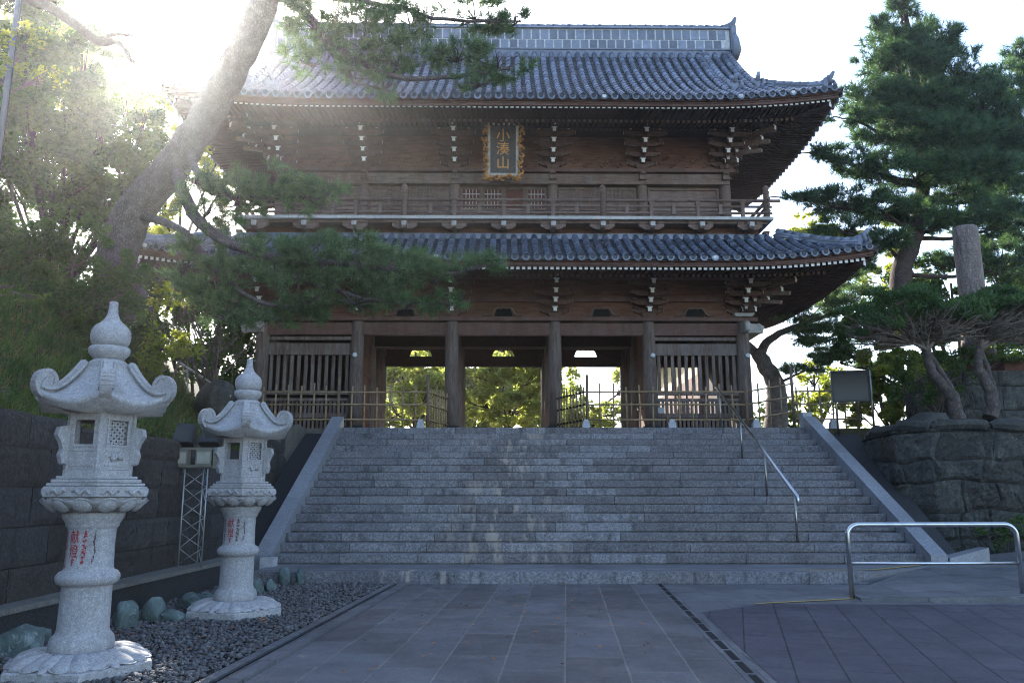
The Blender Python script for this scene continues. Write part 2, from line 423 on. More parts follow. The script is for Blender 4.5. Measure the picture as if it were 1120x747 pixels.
for p in me_o.data.polygons:
    c = p.center
    if c.x < -5.2 or (c.x > 7.5 and c.z > 0.5): p.material_index = 1
structure(me_o)
# stone path (turned a little against the stairs), drain strip, gravel bed, plaza
PR = math.atan(0.067)
pl = lambda x, y: (x, y)
sheet('stone_path', [(-1.96 - 0.0, -8), (1.93, -8), (1.93, 7.3), (-1.96, 7.3)], 0.004, 'path_granite', (-0.12, 6.4, 0), -PR)
sheet('path_edge', [(-2.12, -8), (-1.965, -8), (-1.965, 7.0), (-2.12, 7.0)], 0.03, 'apron_granite', (-0.12, 6.4, 0), -PR, 0.06)
sheet('path_joint', [(-2.2, -8), (-2.125, -8), (-2.125, 7.0), (-2.2, 7.0)], 0.002, 'hole_black', (-0.12, 6.4, 0), -PR)
sheet('gravel_kerb', [(-2.3, -8), (-2.205, -8), (-2.205, 7.0), (-2.3, 7.0)], 0.02, 'apron_granite', (-0.12, 6.4, 0), -PR, 0.06)
sheet('drain_strip', [(1.935, -8), (2.10, -8), (2.10, 7.3), (1.935, 7.3)], 0.006, 'apron_granite', (-0.12, 6.4, 0), -PR)
b = MB()
y = -7.9
while y < 6.9:
    b.bbox(1.985, 2.05, y, y + 0.42, 0.0075, 0.0095); y += 0.50
structure(b.build('drain_slots', M['hole_black'], None, (-0.12, 6.4, 0), -PR))
sheet('gravel_bed', [(-4.6, -6), (-1.5, -6), (-1.5, 14.0), (-4.6, 14.0)], -0.004, 'gravel_bed_soil')
sheet('plaza_apron', [(-1.0, 5), (16, 5), (16, 14.9), (-1.0, 14.9)], 0.0, 'apron_granite')
o = sheet('plaza_paving', [(0, 0), (1, 0), (1, 1)], 0.004, 'plaza_tile')     # replaced below by its true outline
bpy.data.objects.remove(o)
PA = R(-15.5)
def to_plaza(x, y):
    ca, sa = math.cos(-PA), math.sin(-PA)
    return (x * ca - y * sa, x * sa + y * ca)
plz = [(-0.12 + 2.11 * math.cos(PR) - 0.067 * 8, -2), (16, -2), (16, 10.95), (4.9, 10.9), (3.3, 10.95), (2.33, 10.2)]
plz[0] = (1.47 - 0.067 * 0 + (-2 - 6.4) * 0.067 + 0.52, -2)
sheet('plaza_paving', [to_plaza(*q) for q in plz], 0.004, 'plaza_tile', (0, 0, 0), PA)
sheet('yellow_line', [(3.2, 10.98), (3.24, 10.93), (4.72, 11.42), (4.7, 11.5)], 0.0085, 'yellow_paint')
# raised wedge of paving on the right with its kerb
b = MB()
w0 = [(4.75, 11.35, 0.035), (14, 10.9, 0.16), (14, 15.4, 0.75), (7.9, 15.2, 0.24), (5.9, 13.3, 0.04), (4.9, 12.0, 0.03)]
b.add(w0 + [(x, y, -0.05) for x, y, z in w0], [tuple(range(6))] + [(i, i + 6, (i + 1) % 6 + 6, (i + 1) % 6) for i in range(6)])
structure(b.build('raised_paving', M['apron_granite']))
b = MB()
b.prism([(4.7, 11.18, 0.045), (14, 10.72, 0.2), (14, 10.9, 0.2), (4.76, 11.36, 0.045)], (0, 0, 0), (0, 0, -0.2))
structure(b.build('kerb', M['plaza_apron_edge'] if 'plaza_apron_edge' in M else M['apron_granite']))
# low platform in front of the stairs
Y0, YP = 14.7, 13.27
b = MB()
poly = [(-4.2, YP), (5.75, YP), (6.05, YP + 0.12), (7.75, 14.66), (7.75, 15.2), (-4.2, 15.2)]
b.prism([(x, y, 0.19) for x, y in poly], (0, 0, 0), (0, 0, -0.2))
structure(b.build('stair_platform', M['platform_granite']))
# front edge stones of the platform
b = MB()
x = -4.2
while x < 5.6:
    L = min(rnd.uniform(1.3, 2.0), 5.72 - x)
    b.bbox(x + 0.003, x + L - 0.003, YP - 0.012, YP + 0.3, 0.002, 0.194 + rnd.uniform(0, 0.003)); x += L
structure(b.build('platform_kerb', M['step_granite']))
sheet('yellow_edge_line', [(4.6, 13.42), (4.62, 13.36), (6.0, 13.55), (7.4, 14.55), (7.35, 14.62), (5.95, 13.62)], 0.2, 'yellow_paint')

# ------------------------------------------------------------------ the stairs
XL, XR = -4.25, 7.38
RISE, TREAD, NST = 0.168, 0.333, 17
st = thing('stone_staircase', 'wide flight of seventeen grey granite steps rising to the temple gate', 'stairs', (1.55, Y0, 0.19))
def loc_of(o): return Vector(o.location)
for k in range(NST):
    b = MB(); x = XL
    z0, z1 = k * RISE, (k + 1) * RISE
    y0 = k * TREAD
    dep = TREAD + 0.12 if k < NST - 1 else 1.2
    while x < XR - 0.01:
        L = rnd.uniform(1.0, 2.3)
        if x + L > XR - 0.5: L = XR - x
        dz, dy = rnd.uniform(-0.004, 0.004), rnd.uniform(-0.007, 0.007)
        x0, x1 = x + 0.004 - 1.55, x + L - 0.004 - 1.55
        e = 0.012                         # worn front edge
        ya, yb, zt = y0 + dy, y0 + dep, z1 + dz
        prof = [(ya + 0.05, z0 - 0.03), (ya + 0.05, z0 + 0.026), (ya + 0.003, z0 + 0.026), (ya, zt - e), (ya + e * 0.4, zt - e * 0.3), (ya + e * 1.3, zt), (yb, zt), (yb, z0 - 0.03)]
        n = len(prof)
        b.add([(x0, py, pz) for py, pz in prof] + [(x1, py, pz) for py, pz in prof], [tuple(range(n))[::-1], tuple(range(n, 2 * n))] + [(i, (i + 1) % n, n + (i + 1) % n, n + i) for i in range(n)])
        x += L
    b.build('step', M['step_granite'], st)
run = NST * TREAD
def stringer(xa, xb, name='stringer'):
    b = MB(); h = 0.17
    k = 6
    for i in range(k):                    # stones laid end to end
        t0, t1 = i / k, (i + 1) / k
        ya, yb = -0.22 + (run + 0.02) * t0, -0.22 + (run + 0.02) * t1 - 0.006
        f = lambda y: max(0.0, (y + 0.22) / (run - 0.2)) * NST * RISE
        za, zb = f(ya) + h, f(yb) + h
        poly = [(0, ya, za), (0, yb, zb), (0, yb, zb - 0.75 if i else za - 0.2), (0, ya, max(-0.19, za - 0.75))]
        b.prism(poly, (xa - 1.55, 0, 0), (xb - 1.55, 0, 0))
    return b.build(name, M['string_granite'], st)
stringer(XL - 0.31, XL - 0.003); stringer(XR + 0.003, XR + 0.30)
b = MB(); b.box((XR + 0.13 - 1.55, run - 0.02, NST * RISE + 0.19), (0.24, 0.26, 0.42)); b.build('end_block', M['block_white'], st)
b = MB(); b.box((XL - 0.14 - 1.55, run - 0.02, NST * RISE + 0.06), (0.22, 0.22, 0.2)); b.build('end_block', M['rubble_stone'], st)
b = MB(); b.box((XL + 0.02 - 1.55, -0.4, -0.02), (0.24, 0.24, 0.34)); b.build('foot_block', M['block_white'], st)
b = MB(); b.prism([(XR + 0.32 - 1.55, -0.24, 0.06), (XR + 1.2 - 1.55, 0.05, 0.22), (XR + 1.2 - 1.55, 0.35, 0.22), (XR + 0.32 - 1.55, 0.1, 0.06)], (0, 0, 0.06), (0, 0, -0.35)); b.build('foot_block', M['string_granite'], st)
sheet('terrace_paving', [(-10, 20.3), (10.5, 20.3), (10.5, 30), (-10, 30)], TERR - 0.004, 'apron_granite')

# dark sloped banks beside the stairs
def bank(xa0, xa1, xb0, xb1, name):
    b = MB()
    y0, y1 = 14.6, 20.35
    b.add([(xa0, y0, 0.2), (xa1, y0, 0.2), (xb1, y1, 3.0), (xb0, y1, 3.0), (xa0, y0, -0.1), (xa1, y0, -0.1), (xb1, y1, -0.1), (xb0, y1, -0.1)],
          [(0, 1, 2, 3), (0, 4, 5, 1), (1, 5, 6, 2), (3, 7, 4, 0)])
    return structure(b.build(name, M['dark_concrete']))
bank(7.685, 8.05, 7.685, 8.75, 'sloped_bank')
bank(-4.98, -4.565, -5.3, -4.565, 'sloped_bank')

# ------------------------------------------------------------------ masonry walls
def stone_wall(b, path, z0, z1f, rowh, lenr, bulge, jit, seed, m=0, gap=0.012, res=(6, 5), hjit=0.0, warp=0.0, flat=4, rough=0.0):
    """courses of separate bulging stones along a plan polyline; faces towards the right-hand side of the walking direction"""
    r = random.Random(seed)
    pts = [Vector((p[0], p[1], 0)) for p in path]
    seg = [0.0]
    for i in range(1, len(pts)): seg.append(seg[-1] + (pts[i] - pts[i - 1]).length)
    def at(s_):
        for i in range(1, len(pts)):
            if s_ <= seg[i] or i == len(pts) - 1:
                t = (s_ - seg[i - 1]) / (seg[i] - seg[i - 1])
                d = (pts[i] - pts[i - 1]).normalized()
                return pts[i - 1].lerp(pts[i], t), Vector((d.y, -d.x, 0))
    total = seg[-1]
    z = z0
    row = 0
    while True:
        h = rowh * r.uniform(1 - hjit, 1 + hjit)
        s_ = -r.uniform(0, lenr[1]) * 0.7
        any_ = False
        while s_ < total:
            L = r.uniform(*lenr)
            a, e = max(0, s_), min(total, s_ + L)
            s_ += L
            if e - a < 0.08: continue
            top = min(z + h, z1f(a))
            if top - z < 0.06: continue
            any_ = True
            nx, nz = res
            dz0, dz1 = r.uniform(-jit, jit), r.uniform(-jit, jit)
            bl = bulge * r.uniform(0.5, 1.3); tilt = r.uniform(-0.25, 0.25) * bulge; ph = r.uniform(0, 30)
            vs = []
            for j in range(nz):
                for i in range(nx):
                    u, v = i / (nx - 1), j / (nz - 1)
                    ed = max(0.0, (1 - abs(2 * u - 1) ** flat) * (1 - abs(2 * v - 1) ** flat))
                    sa = a + gap + (e - a - 2 * gap) * u
                    zz = z + gap + (top - z - 2 * gap) * v + (dz0 * (1 - u) + dz1 * u) * (1 if 0 < v < 1 else 0.3)
                    if warp:
                        wz = min(1.0, (zz - z0) * 3, max(0, (z1f(a) - zz) * 3))
                        sa, zz = sa + warp * 1.4 * vnoise(zz * 2.3 + 4, sa * 1.7, 1.0), zz + warp * wz * vnoise(sa * 1.5, zz * 1.9, 3.0)
                        sa = max(0, min(total, sa))
                    p, nrm = at(sa)
                    off = bl * ed ** 0.5 + tilt * (u - 0.5) + (0.5 * bl * vnoise(u * 5 + ph, v * 4 + ph * 0.7, ph) + 0.35 * bl * vnoise(u * 13 + ph, v * 9 - ph, ph)) * min(1, ed * 2) - 0.02 + rough * r.uniform(-1, 1)
                    q = p + nrm * off
                    vs.append((q.x, q.y, zz))
            # skirt back
            ring = [i for i in range(nx)] + [j * nx + nx - 1 for j in range(1, nz)] + [(nz - 1) * nx + i for i in range(nx - 2, -1, -1)] + [j * nx for j in range(nz - 2, 0, -1)]
            k0 = len(vs)
            for idx in ring:
                x_, y_, z_ = vs[idx]
                p, nrm = at(max(0, min(total, (a + e) / 2)))
                vs.append((x_ - nrm.x * 0.12, y_ - nrm.y * 0.12, z_))
            fs = [(j * nx + i, j * nx + i + 1, (j + 1) * nx + i + 1, (j + 1) * nx + i) for j in range(nz - 1) for i in range(nx - 1)]
            n = len(ring)
            fs += [(ring[i], k0 + i, k0 + (i + 1) % n, ring[(i + 1) % n]) for i in range(n)]
            b.add(vs, fs, m, not rough)
        z += h; row += 1
        if not any_ or row > 40: break
def wall_core(b, path, z0, z1, thick, m=0, back=0.05):
    pts = [Vector((p[0], p[1], 0)) for p in path]
    for i in range(1, len(pts)):
        d = (pts[i] - pts[i - 1]).normalized(); nrm = Vector((d.y, -d.x, 0))
        a, c = pts[i - 1] - nrm * back, pts[i] - nrm * back
        b.prism([a + Vector((0, 0, z0)), c + Vector((0, 0, z0)), c - nrm * thick + Vector((0, 0, z0)), a - nrm * thick + Vector((0, 0, z0))], (0, 0, 0), (0, 0, z1 - z0), m)

# left retaining wall: walks towards +Y with its face to the right (+X)
lw = [(-5.15, 1.5), (-4.98, 8.0), (-4.98, 15.6), (-5.32, 20.0)]
wl = thing('retaining_wall', 'dark coursed stone retaining wall behind the stone lanterns', 'wall', (-5.0, 8, 0))
b = MB()
stone_wall(b, [(x + 5.0, y - 8) for x, y in lw], 0.3, lambda s_: 2.22 + 0.05 * math.sin(s_ * 1.3) + 0.85 * smooth(13.5, 18.6, s_), 0.40, (0.7, 1.15), 0.015, 0.004, 3, 0, 0.005, (14, 7), 0.0, 0.0, 20, 0.006)
b.build('stone_course', M['wall_stone'], wl)
b = MB(); wall_core(b, [(x + 5.0, y - 8) for x, y in lw], -0.1, 2.12, 0.35); b.build('wall_core', M['dark_concrete'], wl)
lg = [(-4.9, 1.5), (-4.74, 8.0), (-4.62, 12.4), (-4.56, 14.5)]
b = MB()
for i in range(3):
    (xa, ya), (xb, yb) = lg[i], lg[i + 1]
    b.prism([(xa, ya, 0.37), (xb, yb, 0.37), (xb - 0.42, yb, 0.37), (xa - 0.3, ya, 0.37)], (5.0, -8, 0), (5.0, -8, -0.055))
b.build('ledge', M['ledge_concrete'], wl)
b = MB()
for i in range(3):
    (xa, ya), (xb, yb) = lg[i], lg[i + 1]
    b.prism([(xa - 0.04, ya, 0.315), (xb - 0.04, yb, 0.315), (xb - 0.42, yb, 0.315), (xa - 0.3, ya, 0.315)], (5.0, -8, 0), (5.0, -8, -0.35))
b.build('footing', M['dark_concrete'], wl)

# right rubble wall: faces the yard
rw = [(8.72, 20.2), (8.35, 18.4), (8.2, 17.2), (8.6, 16.4), (9.6, 16.0), (11.2, 15.85), (17.0, 15.5)]
rwx = [(x, y) for x, y in rw][::-1]
wr = thing('rubble_wall', 'rough bulging rubble stone wall with rounded coping right of the stairs', 'wall', (9.5, 16.3, 0))
b = MB()
rel = [(x - 9.5, y - 16.3) for x, y in rwx]
rel = rel[::-1]
# face must look towards the yard (-Y): the walking direction is +X there, its right-hand side is -Y
stone_wall(b, rel, 0.1, lambda s_: 2.74, 0.46, (0.35, 1.1), 0.035, 0.02, 11, 0, 0.006, (16, 9), 0.35, 0.09, 20, 0.014)
b.build('stone_course', M['rubble_stone'], wr)
b = MB(); wall_core(b, rel, -0.1, 2.7, 0.5, 0, 0.04); b.build('wall_core', M['dark_concrete'], wr)
b = MB()
cp = [(8.5, 19.0), (8.32, 17.2), (8.66, 16.45), (9.6, 16.02), (11.2, 15.87), (13, 15.75), (15, 15.6), (17, 15.5)]
for i in range(1, len(cp) - 0):
    a, c = Vector((*cp[i - 1], 2.8)), Vector((*cp[i], 2.8))
    ns = max(1, int((c - a).length / 0.9))
    for j in range(ns):
        p0, p1 = a.lerp(c, j / ns), a.lerp(c, (j + 1) / ns)
        pts = [p0.lerp(p1, t) + Vector((0, 0, 0.05 * rnd.uniform(-1, 1))) for t in (0.01, 0.08, 0.3, 0.6, 0.92, 0.99)]
        b.tube([p - Vector((9.5, 16.3, 0)) for p in pts], [0.08, 0.12, 0.15 * rnd.uniform(0.8, 1.2), 0.14 * rnd.uniform(0.8, 1.2), 0.12, 0.07], 9, 0, False)
b.build('coping', M['rubble_stone'], wr)

# stone plinth of the pillar, behind the junipers
pp = thing('stone_plinth', 'square plinth of stacked rough blocks below the weathered stone pillar', 'plinth', (11.55, 19.6, 2.85))
b = MB()
stone_wall(b, [(-1.25, 1.2), (-1.25, -0.9), (3.6, -0.9)], 0.0, lambda s_: 1.45, 0.5, (0.6, 0.95), 0.03, 0.02, 5, 0, 0.008, (12, 8), 0.2, 0.03, 14, 0.012)
b.build('block_course', M['rubble_stone'], pp)
b = MB(); b.bbox(-1.18, 3.6, -0.84, 1.2, 0, 1.42); b.build('core', M['dark_concrete'], pp)
b = MB(); b.bbox(0.35, 3.4, -0.6, 1.0, 1.46, 1.85); b.build('cap_stone', M['red_board'], pp)
pi = thing('stone_pillar', 'tall weathered stone pillar with flat broken top among the pines', 'pillar', (11.85, 19.9, 4.83))
b = MB()
prof = [(0.40, 0), (0.37, 0.5), (0.33, 1.2), (0.32, 2.0), (0.31, 2.8), (0.305, 3.36), (0.28, 3.42), (0.1, 3.44)]
b.lathe(prof, 28, 0, lambda a, r_, z: r_ * (1 + 0.09 * vnoise(a * 2, z * 2.2) + 0.03 * vnoise(a * 6, z * 7) + 0.04 * math.sin(4 * a + 0.6)))
b.build('shaft', M['pillar_stone'], pi)

# ------------------------------------------------------------------ the temple gate (local frame: x along the front, y to the back, z from the terrace)
GX, GY = -0.25, 22.8
gate = thing('temple_gate', 'two storey dark timber temple gate with grey tiled roofs above the stairs', 'temple gate', (GX, GY, TERR), R(0.66))
CXS = [-7.0, -4.25, -1.5, 1.5, 4.25, 7.0]
ROWS = [0.0, 2.3, 4.6]
YC = 2.3
# columns with stone plinths
b = MB()
b.lathe([(0.19, 0.26), (0.195, 1.5), (0.19, 2.8), (0.178, 3.3)], 20)
col0 = b.build('column', M['column_wood'], gate, (CXS[0], 0, 0))
b = MB(); b.lathe([(0.31, 0), (0.32, 0.12), (0.27, 0.2), (0.24, 0.262)], 20); b.build('plinth', M['dark_concrete'], col0)
for yi, y in enumerate(ROWS):
    for x in CXS:
        if (x, y) != (CXS[0], 0.0): copy_part(col0, gate, (x, y, 0))
# metal fitting caps on front columns
for x in (-4.25, 4.25, 7.0):
    b = MB(); b.lathe([(0.0, 0.0), (0.06, 0.0), (0.075, 0.03), (0.05, 0.07)], 12)
    o = b.build('nail_cover', M['white_plaster'], gate, (x + (0.06 if x > 0 else -0.02), -0.2, 2.28)); o.rotation_euler = (R(90), 0, 0)
# tie beams and plates, four sides and the middle row
def beam_ring(z0, z1, w, xs_, y0, y1, mat='beam_wood', ext=0.0, name='tie_beam'):
    for y in (y0, y1):
        b = MB(); b.bbox(-xs_ - ext, xs_ + ext, y - w / 2, y + w / 2, z0, z1); b.build(name, M[mat], gate)
    for s_ in (-1, 1):
        b = MB(); b.bbox(s_ * xs_ - w / 2, s_ * xs_ + w / 2, y0 + w / 2 + 0.003, y1 - w / 2 - 0.003, z0 + 0.004, z1 - 0.004); b.build(name, M[mat], gate)
b = MB(); b.bbox(-7.0, 7.0, -0.11, 0.11, 2.90, 3.25); b.build('tie_beam', M['beam_wood'], gate)
b = MB(); b.bbox(-7.0, 7.0, 4.49, 4.71, 2.70, 3.04); b.build('tie_beam', M['dark_wood'], gate)
for s_ in (-7.0, 7.0):
    b = MB(); b.bbox(s_ - 0.11, s_ + 0.11, 0.113, 4.487, 2.904, 3.246); b.build('tie_beam', M['beam_wood'], gate)
beam_ring(3.303, 3.42, 0.44, 7.0, 0, 4.6, 'beam_wood', 0.42, 'wall_plate')
b = MB(); b.bbox(-6.9, 6.9, 2.2, 2.4, 2.97, 3.29); b.build('tie_beam', M['dark_wood'], gate)
# boards over the back beam, each open bay with a small trapezoid opening
for i in range(5):
    xa, xb = CXS[i] + 0.15, CXS[i + 1] - 0.15
    xm = (xa + xb) / 2
    b = MB()
    if 0 < i < 4:
        for (pa, pb) in (([xa, xm - 0.40, xm - 0.30, xa], 1), ([xm + 0.40, xb, xb, xm + 0.30], 1)):
            b.prism([(pa[0], 4.56, 3.043), (pa[1], 4.56, 3.043), (pa[2], 4.56, 3.30), (pa[3], 4.56, 3.30)], (0, 0, 0), (0, 0.05, 0))
        for k in range(5): b.lathe([(0.0, -0.05), (0.05, 0.0), (0.0, 0.05)], 6, 0, None, True, (xm - 0.3 + 0.15 * k, 4.58, 3.29))
    else: b.bbox(xa, xb, 4.56, 4.61, 3.043, 3.30)
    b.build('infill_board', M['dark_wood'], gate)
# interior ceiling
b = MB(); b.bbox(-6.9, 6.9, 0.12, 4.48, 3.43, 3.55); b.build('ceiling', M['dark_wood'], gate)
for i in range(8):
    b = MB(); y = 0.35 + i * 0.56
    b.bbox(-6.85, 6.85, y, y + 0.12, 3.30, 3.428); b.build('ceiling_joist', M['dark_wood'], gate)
# infill boards of the bracket zones and the upper body
b = MB()
for (y, s_) in ((0.02, 1), (4.58, 1)):
    z = 3.425
    while z < 5.0:
        b.bbox(-7.0, 7.0, y - 0.03, y + 0.03, z, z + 0.245); z += 0.25
for x in (-6.99, 6.99):
    z = 3.425
    while z < 5.0:
        b.bbox(x - 0.03, x + 0.03, 0.06, 4.54, z, z + 0.245); z += 0.25
b.build('lower_boarding', M['board_wood'], gate)
for y in (-0.06, 4.66):
    b = MB(); b.bbox(-7.05, 7.05, y - 0.06, y + 0.06, 3.9, 4.05); b.build('purlin', M['beam_wood'], gate)
    s_ = -1 if y < 1 else 1
    b = MB(); b.bbox(-8.0, 8.0, y + s_ * 0.93, y + s_ * 0.93 + 0.14, 4.36, 4.5); b.build('purlin', M['beam_wood'], gate)

# side bays: lattice screens, partitions
def screen(xa, xb, y):
    root_x = (xa + xb) / 2
    o = None
    b = MB()
    b.bbox(xa, xb, y - 0.07, y + 0.07, 2.32, 2.66)
    b.bbox(xa, xb, y - 0.05, y + 0.05, 2.76, 2.86)
    b.bbox(xa, xb, y - 0.06, y + 0.06, 1.16, 1.28)
    b.bbox(xa, xb, y - 0.05, y + 0.05, 0.98, 1.06)
    b.bbox(xa, xb, y - 0.06, y + 0.06, 0.50, 0.63)
    b.bbox(xa, xb, y - 0.08, y + 0.08, 0.02, 0.2)
    fr = b.build('screen_frame', M['column_wood'], gate)
    n = 12
    b = MB()
    for i in range(n):
        x = xa + (i + 0.5) * (xb - xa) / n
        b.bbox(x - 0.045, x + 0.045, y - 0.03, y + 0.03, 1.283, 2.318)
    k = 20
    for i in range(k):
        x = xa + (i + 0.5) * (xb - xa) / k
        b.bbox(x - 0.035, x + 0.035, y - 0.025, y + 0.025, 0.633, 0.977)
        b.bbox(x - 0.035, x + 0.035, y - 0.025, y + 0.025, 0.203, 0.497)
    b.build('slat', M['column_wood'], fr)
screen(-6.82, -4.43, 0.05)
screen(4.43, 6.82, 0.05)
def panel_wall(x0, x1, y0, y1, z0, z1, mat='dark_wood', name='partition'):
    b = MB(); b.bbox(x0, x1, y0, y1, z0, z1); return b.build(name, M[mat], gate)
for x in (-4.25, 4.25):
    b = MB()
    y = 0.22
    while y < 2.1:
        b.bbox(x - 0.03, x + 0.03, y, y + 0.2, 0.1, 3.3); y += 0.205
    b.build('partition', M['board_wood'], gate)
    for z in (0.9, 1.9, 2.5):
        b = MB(); b.bbox(x - 0.06, x + 0.06, 0.2, 2.12, z, z + 0.15); b.build('rail', M['beam_wood'], gate)
panel_wall(-6.8, -4.45, 2.28, 2.34, 0.05, 3.3)
panel_wall(-7.05, -6.99, 0.2, 4.4, 0.05, 2.9)
panel_wall(6.99, 7.05, 0.2, 4.4, 0.05, 2.9)
b = MB(); b.bbox(4.43, 6.82, 2.25, 2.37, 0.0, 0.85); b.build('partition', M['dark_wood'], gate)

# ---- bracket clusters
def bracket_mb(b, scale=1.0, rot=0.0, steps=4, reach=0.25, wide=True):
    q = Matrix.Rotation(rot, 3, 'Z')
    def bx(c, d, m=0, taper=1.0):
        b.box(q @ Vector(c), d, m, q, taper)
    def cap(c, w, h):                     # painted end, facing the outside
        c = q @ Vector(c); a = q @ Vector((w / 2, 0, 0)); u = Vector((0, 0, h / 2)); n_ = q @ Vector((0, -0.012, 0))
        b.prism([c - a - u, c + a - u, c + a + u, c - a + u], (0, 0, 0), n_, 1)
    bx((0, 0, 0.06), (0.34, 0.34, 0.12), 0, 1.25)
    for k in range(steps):
        z = 0.2 + 0.215 * k
        yt = -(0.3 + reach * k) * scale
        bx((0, (yt + 0.15) / 2, z), (0.12, 0.15 - yt, 0.13))
        cap((0, yt - 0.0005, z + 0.005), 0.1, 0.11)
        # bearing block on the tip
        bx((0, yt + 0.1, z + 0.105), (0.17, 0.17, 0.075), 0, 1.2)
        cap((0.0, yt + 0.008, z + 0.075), 0.165, 0.025)
        if wide:
            L = (0.44 + 0.07 * k)
            yy = -(reach * k) * scale - 0.02
            # boat-shaped side arm
            poly = [(-L, yy, z + 0.06), (-L, yy, z), (-L * 0.62, yy, z - 0.075), (L * 0.62, yy, z - 0.075), (L, yy, z), (L, yy, z + 0.06)]
            b.prism([q @ Vector(p) for p in poly], q @ Vector((0, -0.05, 0)), q @ Vector((0, 0.05, 0)))
            for sx in (-1, 1):
                bx((sx * (L - 0.08), yy, z + 0.105), (0.15, 0.15, 0.075), 0, 1.2)
                e = q @ Vector((sx * (L + 0.001), yy, z + 0.03)); a_ = q @ Vector((0, 0.04, 0)); u_ = Vector((0, 0, 0.04)); n_ = q @ Vector((sx * 0.006, 0, 0))
                b.prism([e - a_ - u_, e + a_ - u_, e + a_ + u_, e - a_ + u_], (0, 0, 0), n_, 2)
    yt = -(0.3 + reach * (steps - 1)) * scale
    # crowning nose, rounded
    z = 0.2 + 0.215 * steps
    bx((0, yt + 0.22, z - 0.02), (0.13, 0.5, 0.14)); cap((0, yt - 0.031, z + 0.0), 0.1, 0.15)
    # carved cloud tips on both sides
    for sx in (-1, 1):
        pts = [q @ Vector((sx * 0.42, yt + 0.25, z - 0.04)), q @ Vector((sx * 0.55, yt + 0.2, z - 0.05)), q @ Vector((sx * 0.64, yt + 0.16, z + 0.02)), q @ Vector((sx * 0.74, yt + 0.12, z + 0.03)), q @ Vector((sx * 0.83, yt + 0.1, z + 0.1))]
        b.tube(pts, [0.05, 0.035, 0.045, 0.03, 0.015], 6, 2)
        bx((sx * 0.3, yt + 0.3, z - 0.06), (0.4, 0.09, 0.1))
bm_mats = [M['bracket_wood'], M['white_paint'], M['pale_wood'], M['gray_wood']]
b = MB(); bracket_mb(b); brk = b.build('bracket', bm_mats, gate, (CXS[1], -0.02, 3.42))
b = MB()
bracket_mb(b); bracket_mb(b, 1.0, R(90)); bracket_mb(b, 1.55, R(45), 4, 0.27, False)
for k, (dx, zz) in enumerate(((0.55, 0.33), (0.85, 0.55))):   # tail rafters on the diagonal
    b.bar((0.2 + dx * 0.2, -0.2 - dx * 0.2, zz + 0.12), (0.55 + dx * 0.62, -0.55 - dx * 0.62, zz - 0.05), 0.12, 0.1, 3)
cbr = b.build('corner_bracket', bm_mats, gate, (CXS[5], -0.02, 3.42))
UX = [-6.8, -4.25, -1.5, 1.5, 4.25, 6.8]
UY0, UY1 = 0.3, 4.3
for (zz, xs_, y0, y1) in ((3.42, CXS, -0.02, 4.62), (8.13, UX, UY0 - 0.05, UY1 + 0.05)):
    for i in range(1, 5):
        if not (zz < 4 and i == 1): copy_part(brk, gate, (xs_[i], y0, zz))
        copy_part(brk, gate, (xs_[i], y1, zz), R(180))
    if zz > 4: copy_part(cbr, gate, (xs_[5], y0, zz))
    copy_part(cbr, gate, (xs_[5], y1, zz), R(90))
    copy_part(cbr, gate, (xs_[0], y1, zz), R(180))
    copy_part(cbr, gate, (xs_[0], y0, zz), R(270))
    copy_part(brk, gate, (xs_[5], YC, zz), R(90)); copy_part(brk, gate, (xs_[0], YC, zz), R(270))
# carved noses where the plates pass the corner columns
for sx in (-1, 1):
    b = MB()
    b.box((sx * 7.0, -0.3, 3.10), (0.16, 0.4, 0.3)); b.tube([(sx * 7.0, -0.45, 3.2), (sx * 7.0, -0.56, 3.12), (sx * 7.0, -0.55, 3.0), (sx * 7.0, -0.46, 2.96)], [0.09, 0.1, 0.08, 0.05], 8)
    b.box((sx * 7.3, 0, 3.12), (0.4, 0.16, 0.26)); b.tube([(sx * 7.45, 0, 3.22), (sx * 7.58, 0, 3.14), (sx * 7.55, 0, 3.02), (sx * 7.46, 0, 2.99)], [0.09, 0.1, 0.08, 0.05], 8)
    b.box((sx * 7.0, -0.05, 3.47), (0.5, 0.5, 0.09), 0, None, 1.2)
    b.build('beam_nose', M['pale_wood'], gate)
# frog-leg struts between the columns
def frogleg(x, y, z):
    b = MB()
    pts = [(-0.62, 0, 0.03), (-0.5, 0, 0.075), (-0.4, 0, 0.05), (-0.31, 0, 0.12), (-0.26, 0, 0.24), (-0.17, 0, 0.29), (-0.08, 0, 0.27), (0, 0, 0.3)]
    pts = pts + [(-p[0], p[1], p[2]) for p in pts[-2::-1]]
    b.tube(pts, [0.02, 0.03, 0.035, 0.035, 0.035, 0.035, 0.03, 0.035] + [0.03, 0.035, 0.035, 0.035, 0.035, 0.03, 0.02], 6, 0)
    b.prism([(-0.28, 0.03, 0.0), (0.28, 0.03, 0.0), (0.2, 0.03, 0.26), (-0.2, 0.03, 0.26)], (0, 0, 0), (0, 0.03, 0), 1)
    return b.build('frog_leg_strut', [M['gray_wood'], M['hole_black']], gate, (x, y, z))
f0 = None
for i in range(5):
    xm = (CXS[i] + CXS[i + 1]) / 2
    if f0 is None: f0 = frogleg(xm, -0.08, 3.425)
    else: copy_part(f0, gate, (xm, -0.08, 3.425))

